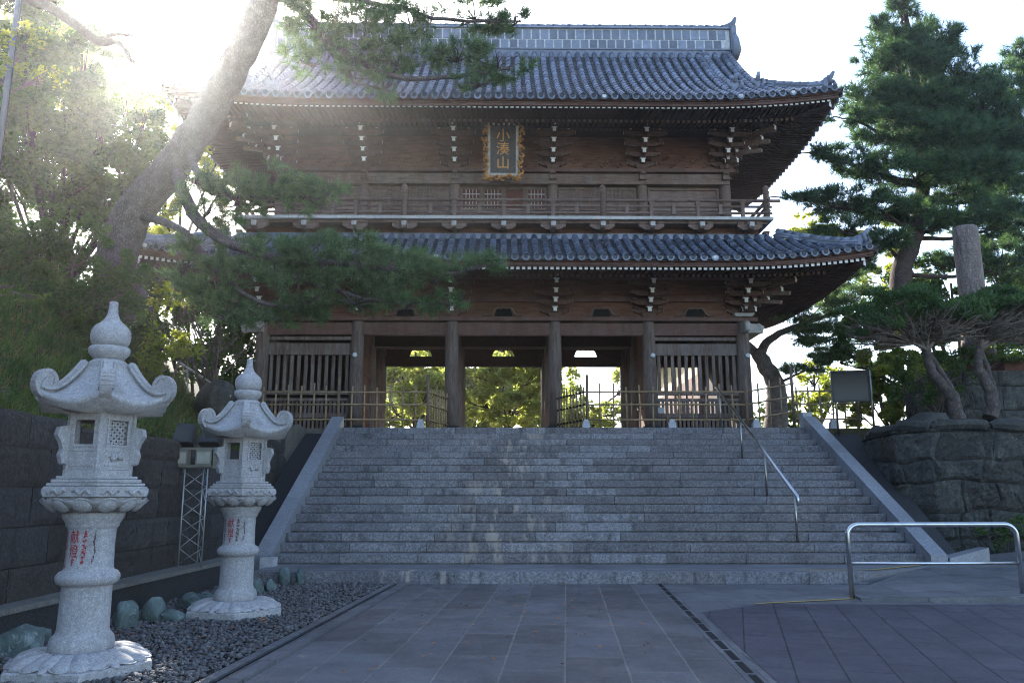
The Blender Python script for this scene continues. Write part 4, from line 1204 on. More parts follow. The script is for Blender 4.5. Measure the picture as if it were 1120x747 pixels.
# ------------------------------------------------------------------ stone lanterns
def hexr(a, R_):                          # radius of a hexagon with corner radius R_, a corner at angle 0
    q = (a + math.pi / 6) % (math.pi / 3) - math.pi / 6
    return R_ * math.cos(math.pi / 6) / math.cos(math.pi / 6 - abs(q))
def make_lantern(label, loc, rz, red):
    """rz turns a corner of the hexagon towards the viewer"""
    t = thing('stone_lantern', label, 'stone lantern', loc, 0, None)
    S = 0.00795                           # metres per measured pixel
    g = M['lantern_granite']
    def rot(b):
        q = Matrix.Rotation(rz, 3, 'Z'); b.v = [tuple(q @ Vector(v)) for v in b.v]; return b
    # base: hexagonal plinth with lotus petals
    b = MB()
    b.lathe([(0.705, 0.0), (0.71, 0.12), (0.695, 0.135)], 48, 0, lambda a, r, z: hexr(a, r), False)
    N = 144
    pr = []
    for i in range(13):
        u = i / 12
        pr.append((0.66 - 0.37 * u ** 0.9, 0.136 + 0.165 * math.sin(u * math.pi / 2)))
    def petals(a, r, z):
        u = (0.66 - r) / 0.37
        p = abs(math.cos(a * 6)) ; p2 = abs(math.sin(a * 6))
        lob = 0.10 * max(0, p - 0.3) * math.sin(math.pi * min(1, max(0, u * 1.15))) - 0.03 * (p < 0.3) * (0.1 < u < 0.9)
        return (hexr(a, r) * (1 - u) + r * u + lob, z + 0.05 * max(0, p - 0.3) * math.sin(math.pi * u))
    b.lathe(pr, N, 0, petals)
    def ell(c, ax, sz, nu=14, nv=8):
        vs = []
        for j in range(nv + 1):
            el = -math.pi / 2 + math.pi * j / nv
            for i in range(nu):
                a = 2 * math.pi * i / nu
                vs.append(Vector(c) + ax[0] * sz[0] * math.cos(el) * math.cos(a) + ax[1] * sz[1] * math.cos(el) * math.sin(a) + ax[2] * sz[2] * math.sin(el))
        b.add(vs, [(j * nu + i, j * nu + (i + 1) % nu, (j + 1) * nu + (i + 1) % nu, (j + 1) * nu + i) for j in range(nv) for i in range(nu)], 0, True)
    for k in range(12):                   # plump petals with raised rims
        a0 = (k + 0.5) * math.pi / 6
        d = Vector((math.cos(a0), math.sin(a0), 0)); s_ = Vector((-d.y, d.x, 0)); n_ = (d * 0.5 + Vector((0, 0, 0.87))); q_ = n_.cross(s_)
        ell(d * 0.475 + Vector((0, 0, 0.215)), (s_, q_, n_), (0.115, 0.165, 0.055))
        rim = [d * (0.475) + Vector((0, 0, 0.225)) + s_ * 0.122 * math.sin(w_) + q_ * -0.175 * math.cos(w_) + n_ * 0.004 for w_ in [-1.9 + 3.8 * i / 12 for i in range(13)]]
        b.tube(rim, 0.012, 6)
        a1 = k * math.pi / 6; e_ = Vector((math.cos(a1), math.sin(a1), 0)); f_ = Vector((-e_.y, e_.x, 0)); m_ = (e_ * 0.5 + Vector((0, 0, 0.87)))
        ell(e_ * 0.55 + Vector((0, 0, 0.165)), (f_, m_.cross(f_), m_), (0.05, 0.09, 0.04))
    rot(b).build('lotus_base', g, t)
    # shaft
    b = MB()
    zz = [(0.275, 0.285), (0.287, 0.31), (0.29, 0.35), (0.275, 0.40), (0.245, 0.425), (0.24, 0.435), (0.23, 0.46), (0.224, 0.78), (0.228, 0.80), (0.25, 0.815), (0.275, 0.83), (0.288, 0.875), (0.285, 0.91), (0.262, 0.95), (0.228, 0.97), (0.218, 0.99), (0.213, 1.15), (0.216, 1.27), (0.222, 1.285), (0.24, 1.30), (0.24, 1.315), (0.245, 1.325), (0.275, 1.37), (0.285, 1.40), (0.28, 1.42)]
    b.lathe(zz, 40); b.build('shaft', g, t)
    # inscription wrapped round the shaft, facing the path
    fa = -math.pi / 2 - 0.12
    def wrap(cx, cz):
        def fn(c):
            a = fa + (c.x + cx) / 0.219
            r = 0.2195 if c.z > -1 else 0.2
            return Vector((r * math.cos(a), r * math.sin(a), cz + c.y))
        return fn
    for ch, z in (('献', 1.215), ('燈', 1.11)):
        me = text_mesh(ch, 0.105, wrap(-0.03, z)); me.materials.append(M['red_paint']); link('character', me, t)
    b = MB(); r_ = random.Random(3)
    def strokes(cx, z1, z0, w, step, m):
        z = z1
        while z > z0:
            for k in range(5):
                x = cx + r_.uniform(-w, w); zc = z + r_.uniform(-step, step) * 0.36
                dx, dz = r_.choice([(w * 0.6, 0.001), (0.0015, step * 0.3), (w * 0.4, step * 0.15)])
                vs = []
                for (sx, sz) in ((-1, -1), (1, -1), (1, 1), (-1, 1)):
                    a = fa + (x + sx * (dx + 0.0015)) / 0.219
                    vs.append((0.2197 * math.cos(a), 0.2197 * math.sin(a), zc + sz * (dz + 0.0015)))
                b.add(vs, [(0, 1, 2, 3)], m)
            z -= step
    strokes(-0.03, 1.055, 1.01, 0.012, 0.024, 0)
    strokes(0.072, 1.25, 1.015, 0.014, 0.03, 0 if red else 1)
    strokes(-0.145, 1.25, 1.0, 0.011, 0.03, 0 if red else 1)
    strokes(0.16, 1.24, 1.02, 0.01, 0.06, 1)
    b.build('inscription', [M['red_paint'], M['ink']], t)['kind'] = 'stuff'
    # lotus capital and stepped hexagonal platform
    b = MB()
    pr = [(0.29, 1.425)] + [(0.29 + 0.17 * (i / 9) ** 0.8, 1.435 + 0.10 * (i / 9)) for i in range(1, 10)]
    def cap_pet(a, r, z):
        u = (z - 1.435) / 0.1
        p = abs(math.cos(a * 6))
        return r + 0.10 * (p - 0.45) * math.sin(math.pi * min(1, max(0, u)) * 0.85) - 0.02 * (p < 0.3) * (0.15 < u < 0.95)
    b.lathe(pr, N, 0, cap_pet)
    for k in range(12):
        a0 = (k + 0.5) * math.pi / 6
        d = Vector((math.cos(a0), math.sin(a0), 0)); s_ = Vector((-d.y, d.x, 0)); n_ = (d * 0.75 - Vector((0, 0, 0.66))); q_ = n_.cross(s_)
        ell(d * 0.405 + Vector((0, 0, 1.485)), (s_, q_, n_), (0.095, 0.085, 0.035))
        b.tube([d * 0.405 + Vector((0, 0, 1.485)) + s_ * 0.1 * math.sin(w_) + q_ * 0.09 * math.cos(w_) + n_ * 0.006 for w_ in [-1.8 + 3.6 * i / 12 for i in range(13)]], 0.01, 6)
    for (r, z0, z1) in ((0.475, 1.536, 1.56), (0.52, 1.563, 1.66), (0.495, 1.663, 1.69), (0.455, 1.693, 1.725), (0.41, 1.728, 1.755)):
        b.lathe([(r * 0.985, z0), (r, z0 + 0.006), (r, z1 - 0.008), (r * 0.985, z1)], 48, 0, lambda a, r__, z: hexr(a, r__), False)
    for k in range(6):                    # carved relief on the platform sides
        a0 = math.pi / 6 + k * math.pi / 3
        nrm = Vector((math.cos(a0), math.sin(a0), 0)); tg = Vector((-nrm.y, nrm.x, 0)); ap = 0.52 * math.cos(math.pi / 6)
        for s_ in (-1, 1):
            pts = [nrm * ap + tg * s_ * (0.03 + 0.19 * i / 7) + Vector((0, 0, 1.61 + 0.025 * math.sin(i * 1.7))) for i in range(8)]
            b.tube(pts, [0.012, 0.02, 0.022, 0.02, 0.018, 0.02, 0.016, 0.008], 6)
    rot(b).build('platform', g, t)
    # fire box: hexagonal, open windows and lattices
    b = MB(); R_ = 0.335; z0, z1 = 1.757, 2.335
    ap = R_ * math.cos(math.pi / 6)
    for k in range(6):
        a0 = math.pi / 6 + k * math.pi / 3
        nrm = Vector((math.cos(a0), math.sin(a0), 0)); tg = Vector((-nrm.y, nrm.x, 0)); hw = R_ / 2
        def slab(u0, u1, w0, w1, off=0.0, th=0.07, m=0):
            c = nrm * (ap - th / 2 + off) + tg * ((u0 + u1) / 2) + Vector((0, 0, (w0 + w1) / 2))
            b.box(c, (th, u1 - u0, w1 - w0), m, Matrix((nrm, tg, Vector((0, 0, 1)))).transposed())
        win = k % 2 == 1
        wz0, wz1 = 2.045, 2.27
        slab(-hw, hw, z0, z0 + 0.055, 0.012); slab(-hw, hw, z0 + 0.058, wz0); slab(-hw, hw, wz1, z1)
        slab(-hw, -0.095, wz0 + 0.002, wz1 - 0.002); slab(0.095, hw, wz0 + 0.002, wz1 - 0.002)
        # raised frame round opening and panel
        for (u0, u1, w0, w1) in ((-0.115, 0.115, wz1, wz1 + 0.02), (-0.115, 0.115, wz0 - 0.02, wz0), (-0.115, -0.095, wz0, wz1), (0.095, 0.115, wz0, wz1)):
            slab(u0, u1, w0, w1, 0.01, 0.03)
        slab(-0.11, 0.11, 1.845, 1.86, 0.008, 0.03); slab(-0.11, 0.11, 1.985, 2.0, 0.008, 0.03)
        if not win:
            n = 5
            for i in range(-n, n + 1):
                for d in (-1, 1):
                    p0 = Vector((i * 0.042, -0.11 * 1.0, 0)); 
                    # diagonal bars clipped to the opening
                    a_, e_ = None, None
                    pts = []
                    for q in range(41):
                        s_ = -0.25 + 0.5 * q / 40
                        u = i * 0.055 + s_ * 0.707 * d; w = s_ * 0.707
                        if abs(u) < 0.095 and abs(w) < 0.112: pts.append((u, w))
                    if len(pts) > 2:
                        (ua, wa), (ub, wb) = pts[0], pts[-1]
                        zc = (wz0 + wz1) / 2
                        b.bar(nrm * (ap - 0.03) + tg * ua + Vector((0, 0, zc + wa)), nrm * (ap - 0.03) + tg * ub + Vector((0, 0, zc + wb)), 0.02, 0.02)
            pts = [nrm * (ap + 0.002) + tg * (-0.08 + 0.16 * i / 7) + Vector((0, 0, 1.925 + 0.03 * math.sin(i * 2.0))) for i in range(8)]
            b.tube(pts, [0.01, 0.02, 0.024, 0.02, 0.024, 0.02, 0.016, 0.008], 6)
    b.lathe([(0.2, z0), (0.2, 2.03)], 12, 1)
    for k in range(6):
        a0 = k * math.pi / 3
        b.box((R_ * 0.955 * math.cos(a0), R_ * 0.955 * math.sin(a0), (z0 + z1) / 2), (0.04, 0.05, z1 - z0 - 0.004), 0, Matrix.Rotation(a0, 3, 'Z'))
    rot(b).build('fire_box', [g, M['hole_black']], t)
    # carved brackets that stand out at the two side corners
    for k in (1, 2, 4, 5):
        b = MB()
        a0 = k * math.pi / 3
        d = Vector((math.cos(a0), math.sin(a0), 0)); s_ = Vector((-d.y, d.x, 0))
        poly = [(R_, 1.86), (R_ + 0.055, 1.87), (R_ + 0.075, 1.95), (R_ + 0.055, 2.0), (R_ + 0.075, 2.06), (R_ + 0.12, 2.13), (R_ + 0.10, 2.2), (R_, 2.22)]
        b.prism([d * r + Vector((0, 0, z)) for r, z in poly], s_ * -0.035, s_ * 0.035)
        rot(b).build('corner_carving', g, t)
    # roof: concave hexagonal, ridges with scrolled ends
    b = MB()
    K = 14
    N6 = 72
    for layer in range(1):
        vs, fs = [], []
        for i in range(K + 1):
            u = i / K
            for j in range(N6):
                a = 2 * math.pi * j / N6
                q = abs(((a + math.pi / 6) % (math.pi / 3)) - math.pi / 6) / (math.pi / 6)     # 0 at corner .. 1 mid-side
                Rr = 0.24 + (0.66 - 0.24) * u
                r = hexr(a, Rr)
                z = 2.735 - 0.315 * (1 - (1 - u) ** 1.75) * 0.97 + (1 - q) ** 2 * 0.075 * u ** 3
                vs.append((r * math.cos(a), r * math.sin(a), z))
        for i in range(K):
            for j in range(N6):
                fs.append((i * N6 + j, (i + 1) * N6 + j, (i + 1) * N6 + (j + 1) % N6, i * N6 + (j + 1) % N6))
        base = len(vs)
        for (f_, dz) in ((1.0, -0.05), (0.97, -0.055), (0.96, -0.085), (0.5, -0.10)):
            for j in range(N6):
                a = 2 * math.pi * j / N6
                x, y, z = vs[K * N6 + j]
                vs.append((x * f_, y * f_, (z + dz) if f_ > 0.9 else 2.333))
        prev = K * N6
        for l in range(4):
            cur = base + l * N6
            for j in range(N6): fs.append((prev + j, cur + j, cur + (j + 1) % N6, prev + (j + 1) % N6))
            prev = cur
        fs.append(tuple(range(N6))[::-1])
        fs.append(tuple(base + 3 * N6 + j for j in range(N6)))
        b.add(vs, fs, 0, True)
    b.lathe([(0.25, 2.72), (0.25, 2.745), (0.235, 2.75)], 48, 0, lambda a, r, z: hexr(a, r), False)
    rf = rot(b).build('roof', g, t)
    b = MB()
    for k in range(6):
        a0 = k * math.pi / 3
        d = Vector((math.cos(a0), math.sin(a0), 0)); s_ = Vector((-d.y, d.x, 0)); up = Vector((0, 0, 1))
        path = []
        for i in range(9):
            u = i / 8
            Rr = 0.24 + (0.66 - 0.24) * u
            path.append(d * (Rr + 0.005) + up * (2.735 - 0.315 * (1 - (1 - u) ** 1.75) * 0.97 + 0.075 * u ** 3 + 0.022))
        for i in range(8): b.bar(path[i], path[i + 1] + (path[i + 1] - path[i]) * 0.06, 0.085, 0.05)
        for sg in (-1, 1): b.tube([p + s_ * sg * 0.055 - up * 0.006 for p in path], 0.014, 6)
        # scroll: a spiral band rolled inwards
        c = d * 0.60 + up * 2.56
        sp = []
        for i in range(30):
            an = -1.25 + i * 0.30; rr = 0.118 * (1 - i / 36)
            sp.append(c + d * (rr * math.cos(an)) + up * (rr * math.sin(an)))
        for i in range(29): b.bar(sp[i], sp[i + 1], 0.105, 0.026)
        # its rolled body
        disc = [c + d * 0.105 * math.cos(2 * math.pi * j / 20) + up * 0.105 * math.sin(2 * math.pi * j / 20) for j in range(20)]
        b.prism(disc, s_ * -0.04, s_ * 0.04)
    rot(b).build('scroll_ridge', g, rf)
    # finial: lotus ring and jewel
    b = MB()
    b.lathe([(0.175, 2.748), (0.185, 2.765), (0.17, 2.78), (0.135, 2.80)], 36)
    b.lathe([(0.13, 2.795), (0.15, 2.81), (0.185, 2.85), (0.192, 2.885), (0.185, 2.905), (0.12, 2.91)], 72, 0, lambda a, r, z: r + 0.007 * abs(math.cos(a * 6)) * (2.82 < z < 2.9))
    b.lathe([(0.12, 2.905), (0.165, 2.915), (0.185, 2.955), (0.192, 3.0), (0.185, 3.04), (0.16, 3.075), (0.115, 3.105), (0.075, 3.14), (0.05, 3.19), (0.042, 3.25), (0.043, 3.285), (0.035, 3.292)], 36)
    b.build('finial', g, t)
    zs = [0, .136, .285, .435, .78, .97, 1.28, 1.42, 1.536, 1.757, 2.335, 2.735, 2.75, 3.292]
    zt = [0, .10, .17, .32, .674, .813, 1.15, 1.285, 1.385, 1.58, 2.10, 2.52, 2.535, 3.11]
    todo = list(t.children)
    while todo:
        o = todo.pop(); todo += list(o.children)
        k = len(o.data.vertices); c = np.empty(k * 3, dtype=np.float32); o.data.vertices.foreach_get('co', c)
        c[0::3] *= 0.855; c[1::3] *= 0.855; c[2::3] = np.interp(c[2::3], zs, zt); o.data.vertices.foreach_set('co', c); o.data.update()
    return t
l1 = make_lantern('near tall granite lantern with bright red inscription, at the left edge of the photo', (-3.545, 6.9, 0), math.atan2(-6.9, 3.545) , True)
l2 = make_lantern('farther granite lantern with faded dark red inscription, beside the foot of the stairs', (-3.33, 9.98, 0), math.atan2(-9.98, 3.33), False)
for l in (l1, l2): l['group'] = 'granite lanterns on the gravel strip'
# the metal lamp seen through the near lantern's window is part of its look: a small bulb

# ------------------------------------------------------------------ floodlight stand on the ledge
fx, fy = -4.72, 12.15
fs_ = thing('floodlight_stand', 'slim lattice tower with floodlights and junction boxes against the dark wall', 'floodlight stand', (fx, fy, 0.37))
b = MB()
w = 0.17
cs = [(-w, -w * 0.6), (w, -w * 0.6), (0, w)]
for (x, y) in cs: b.tube([(x, y, 0), (x, y, 1.42)], 0.012, 8)
for k in range(6):
    z0, z1 = 0.05 + k * 0.22, 0.27 + k * 0.22
    for i in range(3):
        a, c = cs[i], cs[(i + 1) % 3]
        if k % 2: a, c = c, a
        b.tube([(*a, z0), (*c, z1)], 0.006, 6)
b.build('lattice_mast', M['galvanised'], fs_)
b = MB(); b.box((-0.05, 0, 1.46), (0.62, 0.2, 0.04)); b.box((-0.05, -0.1, 1.72), (0.62, 0.03, 0.03)); b.box((-0.35, -0.02, 1.58), (0.025, 0.18, 0.3)); b.box((0.25, -0.02, 1.58), (0.025, 0.18, 0.3)); b.build('crossbar', M['lamp_body'], fs_)
for x in (-0.24, 0.16):
    b = MB(); q = Matrix.Rotation(R(-25), 3, 'X')
    b.box((x, -0.02, 1.93), (0.31, 0.14, 0.33), 0, q, 0.85); b.box((x, -0.105, 1.94), (0.26, 0.012, 0.26), 1, q)
    b.tube([(x - 0.17, 0, 1.78), (x - 0.17, 0, 1.95)], 0.012, 6); b.tube([(x + 0.17, 0, 1.78), (x + 0.17, 0, 1.95)], 0.012, 6)
    b.build('floodlight', [M['black_metal'], M['black_metal']], fs_)
for x, wd in ((-0.22, 0.16), (0.1, 0.24)):
    b = MB(); b.box((x, -0.06, 1.58), (wd, 0.13, 0.25), 0, None, 0.95); b.box((x, -0.128, 1.585), (wd - 0.05, 0.008, 0.17), 1)
    b.tube([(x, -0.05, 1.45), (x + 0.02, -0.1, 1.38), (x + 0.06, -0.03, 1.3)], 0.01, 6)
    b.build('junction_box', [M['lamp_body'], M['lamp_glass']], fs_)

# ------------------------------------------------------------------ boulders along the ledge
def boulder(label, loc, size, seed, rz=0.0, group=None):
    r = random.Random(seed); ph = r.uniform(0, 50)
    b = MB(); n, k = 28, 18
    vs = []
    for j in range(k + 1):
        el = -math.pi / 2 + math.pi * j / k
        for i in range(n):
            a = 2 * math.pi * i / n
            d = Vector((math.cos(el) * math.cos(a), math.cos(el) * math.sin(a), math.sin(el)))
            s_ = 1 + 0.16 * vnoise(d.x * 2 + ph, d.y * 2 + d.z * 1.7, ph) + 0.09 * vnoise(d.x * 4 + ph, d.z * 4 + d.y * 3, ph)
            # flattened facets
            for f in range(9):
                fr = random.Random(seed * 9 + f); fn_ = Vector((fr.uniform(-1, 1), fr.uniform(-1, 1), fr.uniform(-0.2, 1))).normalized()
                dd = d.dot(fn_) * s_
                if dd > 0.74: s_ *= 0.74 / dd * 0.9 + 0.1
            vs.append((d.x * size[0] * s_, d.y * size[1] * s_, max(-0.06, d.z * size[2] * s_ + size[2] * 0.7)))
    b.add(vs, [(j * n + i, j * n + (i + 1) % n, (j + 1) * n + (i + 1) % n, (j + 1) * n + i) for j in range(k) for i in range(n)], 0, True)
    o = b.build('boulder', M['boulder_stone'], None, loc, rz)
    return tag(o, label, 'boulder', 'blue green boulders lining the gravel strip')
BL = [((10, 722), (0.27, 0.2, 0.2), 'low rounded boulder at the left edge of the photo beside the near lantern'),
      ((38, 706), (0.14, 0.12, 0.11), 'small dark boulder half hidden just left of the near lantern base'),
      ((60, 692), (0.17, 0.15, 0.15), 'dark boulder directly behind the near lantern shaft against the ledge'),
      ((134, 690), (0.15, 0.12, 0.22), 'upright flat topped boulder touching the right side of the near lantern base'),
      ((162, 682), (0.16, 0.15, 0.19), 'tall rounded pale green boulder second to the right of the near lantern'),
      ((186, 682), (0.17, 0.14, 0.10), 'flat low dark boulder between the two tall rounded ones'),
      ((203, 668), (0.19, 0.17, 0.16), 'wide rounded boulder with white veins left of the farther lantern base'),
      ((222, 660), (0.17, 0.15, 0.10), 'smooth low boulder tucked behind the base of the farther lantern'),
      ((279, 650), (0.13, 0.11, 0.16), 'white streaked boulder close on the right of the farther lantern shaft'),
      ((294, 648), (0.12, 0.1, 0.13), 'squat pale topped boulder before the white foot block of the stairs'),
      ((310, 640), (0.15, 0.11, 0.19), 'upright blue green boulder in front of the left stair foot'),
      ((327, 640), (0.11, 0.10, 0.19), 'rightmost upright boulder at the end of the row by the platform')]
for i, ((px, py), sz, lab) in enumerate(BL):
    p = G(px, py, 0.0)
    boulder(lab, (p.x, p.y + sz[1] * 0.6, 0), [q * 0.88 for q in sz], 20 + i, i * 1.3)
o = boulder('grey weathered rock resting on the sunlit bank above the dark wall', P(236, 452, 15.0), (0.42, 0.38, 0.4), 77)
o['group'] = 'rocks on the bank'; o.data.materials[0] = M['rubble_stone']
o = boulder('slanted layered rock leaning on top of the right rubble wall', P(1012, 470, 17.4), (0.62, 0.45, 0.22), 78, 0.4)
o['group'] = 'rocks on the bank'; o.rotation_euler = (0, R(-22), 0.3); o.data.materials[0] = M['rubble_stone']

# gravel and fallen leaves
def gravel(n, seed):
    r = np.random.default_rng(seed)
    ico = np.array([[0, 0, 1], [0.9, 0, 0.2], [0.28, 0.85, 0.1], [-0.72, 0.53, 0.2], [-0.72, -0.53, 0.1], [0.28, -0.85, 0.2], [0, 0, -0.8]])
    tri = np.array([[0, 1, 2], [0, 2, 3], [0, 3, 4], [0, 4, 5], [0, 5, 1], [6, 2, 1], [6, 3, 2], [6, 4, 3], [6, 5, 4], [6, 1, 5]])
    y = 4.5 + (13.2 - 4.5) * r.random(n) ** 1.0
    xr = -2.30 - 0.12 + 0.067 * (y - 6.4) - 0.03
    x = -4.55 + (xr + 4.55) * r.random(n)
    s = 0.012 + 0.03 * r.random(n) ** 1.7 + 0.02 * (r.random(n) > 0.98)
    sc = s[:, None] * r.uniform(0.6, 1.35, (n, 3)); sc[:, 2] *= 0.7
    an = r.uniform(0, 6.28, n); tl = r.uniform(-0.6, 0.6, n)
    v = ico[None] * sc[:, None] * r.uniform(0.75, 1.2, (n, 7, 1))
    ca, sa = np.cos(an)[:, None], np.sin(an)[:, None]
    vx, vy, vz = v[..., 0], v[..., 1], v[..., 2]
    vz, vx = vz * np.cos(tl)[:, None] - vx * np.sin(tl)[:, None], vx * np.cos(tl)[:, None] + vz * np.sin(tl)[:, None]
    X = vx * ca - vy * sa + x[:, None]; Y = vx * sa + vy * ca + y[:, None]; Z = vz + r.uniform(0.0, 0.03, n)[:, None]
    V = np.stack([X, Y, Z], -1)
    me = bpy.data.meshes.new('gravel')
    vv = V.reshape(-1, 3); ff = (tri[None] + (np.arange(n) * 7)[:, None, None]).reshape(-1, 3)
    me.vertices.add(len(vv)); me.vertices.foreach_set('co', vv.astype(np.float32).ravel())
    me.loops.add(ff.size); me.loops.foreach_set('vertex_index', ff.astype(np.int32).ravel())
    me.polygons.add(len(ff)); me.polygons.foreach_set('loop_start', np.arange(0, ff.size, 3, dtype=np.int32))
    me.materials.append(M['gravel_stone']); me.update(calc_edges=True)
    return link('gravel', me)
tag(gravel(20000, 4), 'dark grey gravel strip strewn between path kerb and wall ledge', 'gravel', None, 'stuff')

# ------------------------------------------------------------------ steel rails
ur = thing('guard_rail', 'polished steel hooped guard rail standing on the right kerb', 'rail', (4.72, 11.5, 0.05))
b = MB()
w_ = 2.42; h_ = 0.95; c_ = 0.16
pts = [(0, 0, -0.05), (0, 0, h_ - c_)] + [(c_ - c_ * math.cos(t), 0.07 * (c_ - c_ * math.cos(t)) / w_, h_ - c_ + c_ * math.sin(t)) for t in [R(15 * i) for i in range(1, 7)]]
pts += [(w_ - c_ + c_ * math.sin(t), 0.07, h_ - c_ + c_ * math.cos(t)) for t in [R(15 * i) for i in range(0, 7)]] + [(w_, 0.07, -0.05)]
b.tube(pts, 0.035, 14); b.build('hoop', M['steel'], ur)
b = MB(); b.tube([(0.03, 0, 0.42), (w_ - 0.03, 0.07, 0.42)], 0.022, 10); b.build('mid_bar', M['steel'], ur)
hr = thing('stair_handrail', 'slim steel handrail sloping down the right part of the stairs', 'handrail', (5.32, 15.6, 0.5))
def stair_z(y): return 0.19 + max(0, min(NST, math.floor((y - Y0) / TREAD) + 1)) * RISE
b = MB()
def rp(y): return Vector((5.32, y, 0.19 + (y - Y0) / TREAD * RISE + 0.98))
ya, yb = 15.1, 20.62
pts = [rp(ya) + Vector((0, -0.02, -0.16)), rp(ya), rp(yb), rp(yb) + Vector((0, 0.06, -0.06))]
b.tube([p - Vector((5.32, 15.6, 0.5)) for p in pts], 0.035, 10); b.build('rail', M['steel'], hr)
for y in (15.25, 16.9, 18.55, 20.3):
    b = MB(); p = rp(y); b.tube([(0, y - 15.6, stair_z(y) - 0.5), (0, y - 15.6, p.z - 0.5 - 0.02)], 0.022, 10); b.build('post', M['aged_steel'], hr)
wr_ = thing('bank_handrail', 'thin pale pipe handrail sloping up the left bank behind the farther lantern', 'handrail', tuple(P(252, 433, 14.8)))
b = MB(); o0 = P(252, 433, 14.8); b.tube([(0, 0, 0), P(196, 396, 16.2) - o0], 0.022, 8); b.build('rail', M['galvanised'], wr_)
b = MB(); b.tube([P(249, 431, 14.85) - o0, P(249, 460, 14.85) - o0], 0.018, 8); b.build('post', M['galvanised'], wr_)
b = MB(); b.tube([P(205, 402, 16.0) - o0, P(205, 440, 16.0) - o0], 0.018, 8); b.build('post', M['galvanised'], wr_)

# ------------------------------------------------------------------ bamboo fences on the landing
def bamboo_fence(label, a, e, n, tall=(), ends=(True, True), zr=(0.28, 0.68, 1.02), slope=0.0, seed=1, hgt=1.2):
    r = random.Random(seed)
    a, e = Vector((*a, TERR)), Vector((*e, TERR))
    t = thing('bamboo_fence', label, 'fence', tuple(a)); d = e - a; dn = d.normalized(); side = Vector((-dn.y, dn.x, 0))
    for z in zr:
        b = MB(); pts = [-dn * 0.06 + Vector((0, 0, z)), d * 0.5 + Vector((0, 0, z + slope * 0.5 + 0.012 * r.uniform(-1, 1))), d + dn * 0.06 + Vector((0, 0, z + slope))]
        b.tube(pts, 0.022, 8); b.build('rail', M['bamboo'], t)
    for i in range(n + 1):
        u = i / n
        big = i in tall
        h = (hgt + 0.28 if big else hgt + r.uniform(-0.06, 0.06)) + slope * u
        p = d * u + side * (0.0 if big else 0.035)
        b = MB(); b.tube([p, p + Vector((r.uniform(-.01, .01), 0, h * 0.5)), p + Vector((r.uniform(-.015, .015), 0, h))], 0.042 if big else 0.023, 8)
        for z in zr: b.lathe([(0.03, -0.025), (0.034, 0), (0.03, 0.025)], 6, 1, None, True, (p.x, p.y, z + slope * u))
        b.build('post' if big else 'pole', [M['old_bamboo'] if big else M['bamboo'], M['hole_black']], t)
    return t
FY = 21.0
def fx_at(px, D=FY): return P(px, 440, D).x
bamboo_fence('bamboo lattice fence closing the left niche of the gate', (fx_at(287), FY), (fx_at(468), FY), 13, (6, 13), seed=2)
bamboo_fence('short bamboo fence running back to the column left of the passage', (fx_at(470), FY + 0.06), (fx_at(490, 22.6), 22.5), 7, (), seed=3)
bamboo_fence('short bamboo fence running back to the column right of the passage', (fx_at(640), FY + 0.06), (fx_at(611, 22.6), 22.5), 8, (), seed=4)
bamboo_fence('long bamboo lattice fence closing the right niche of the gate', (fx_at(642), FY), (fx_at(816), FY), 12, (0, 6, 12), seed=5)
bamboo_fence('bamboo fence with rails rising to the right beyond the corner column', (fx_at(818), FY + 0.02), (fx_at(868, 20.9), 20.95), 4, (4,), slope=0.22, seed=6)
bamboo_fence('bamboo fence in front of the dark notice board', (fx_at(872, 20.9), 20.9), (fx_at(937, 20.7), 20.7), 5, (5,), seed=7)
# white concrete feet of the fences
FT = [((460, 464), 'white concrete foot at the end of the left bamboo fence'), ((641, 464), 'white concrete foot at the corner of the fence right of the passage'), ((735, 464), 'white concrete foot under the middle of the long right fence'),
      ((827, 464), 'white concrete foot beside the right corner column'), ((912, 470), 'white concrete foot below the notice board fence')]
for (px, py), lab in FT:
    p = P(px, py, 20.75)
    b = MB(); b.box((0, 0, 0.1), (0.42 / 2, 0.18, 0.2), 0, None, 0.8); b.box((0, 0, 0.235), (0.13, 0.13, 0.065), 0, None, 0.8)
    tag(b.build('fence_foot', M['block_white'], None, (p.x, 20.75, TERR)), lab, 'concrete block', 'white fence feet')
s_ = thing('small_sign', 'tiny white placard on a thin stake behind the long right bamboo fence', 'sign', (P(723, 450, 21.3).x, 21.3, TERR))
b = MB(); b.tube([(0, 0, 0), (0, 0, 0.5)], 0.012, 6); b.build('stake', M['black_metal'], s_)
b = MB(); b.box((0, -0.02, 0.56), (0.17, 0.015, 0.15)); b.build('placard', M['block_white'], s_)
# notice board
p = P(934, 470, 19.9)
nb = thing('notice_board', 'dark framed notice board on two posts beside the bamboo fence', 'notice board', (p.x, 19.9, 2.95), R(-14))
b = MB(); b.box((0, 0, 1.12), (0.82, 0.06, 0.70)); b.build('board', M['board_black'], nb)
b = MB()
for (c, d_) in (((0, -0.01, 1.49), (0.9, 0.09, 0.05)), ((0, -0.01, 0.75), (0.9, 0.09, 0.05)), ((-0.43, -0.01, 1.12), (0.05, 0.09, 0.68)), ((0.43, -0.01, 1.12), (0.05, 0.09, 0.68))): b.box(c, d_)
b.build('frame', M['black_metal'], nb)
for x in (-0.36, 0.48):
    b = MB(); b.tube([(x, 0.05, -0.1), (x, 0.05, 1.5)], 0.028, 8); b.build('post', M['aged_steel'], nb)
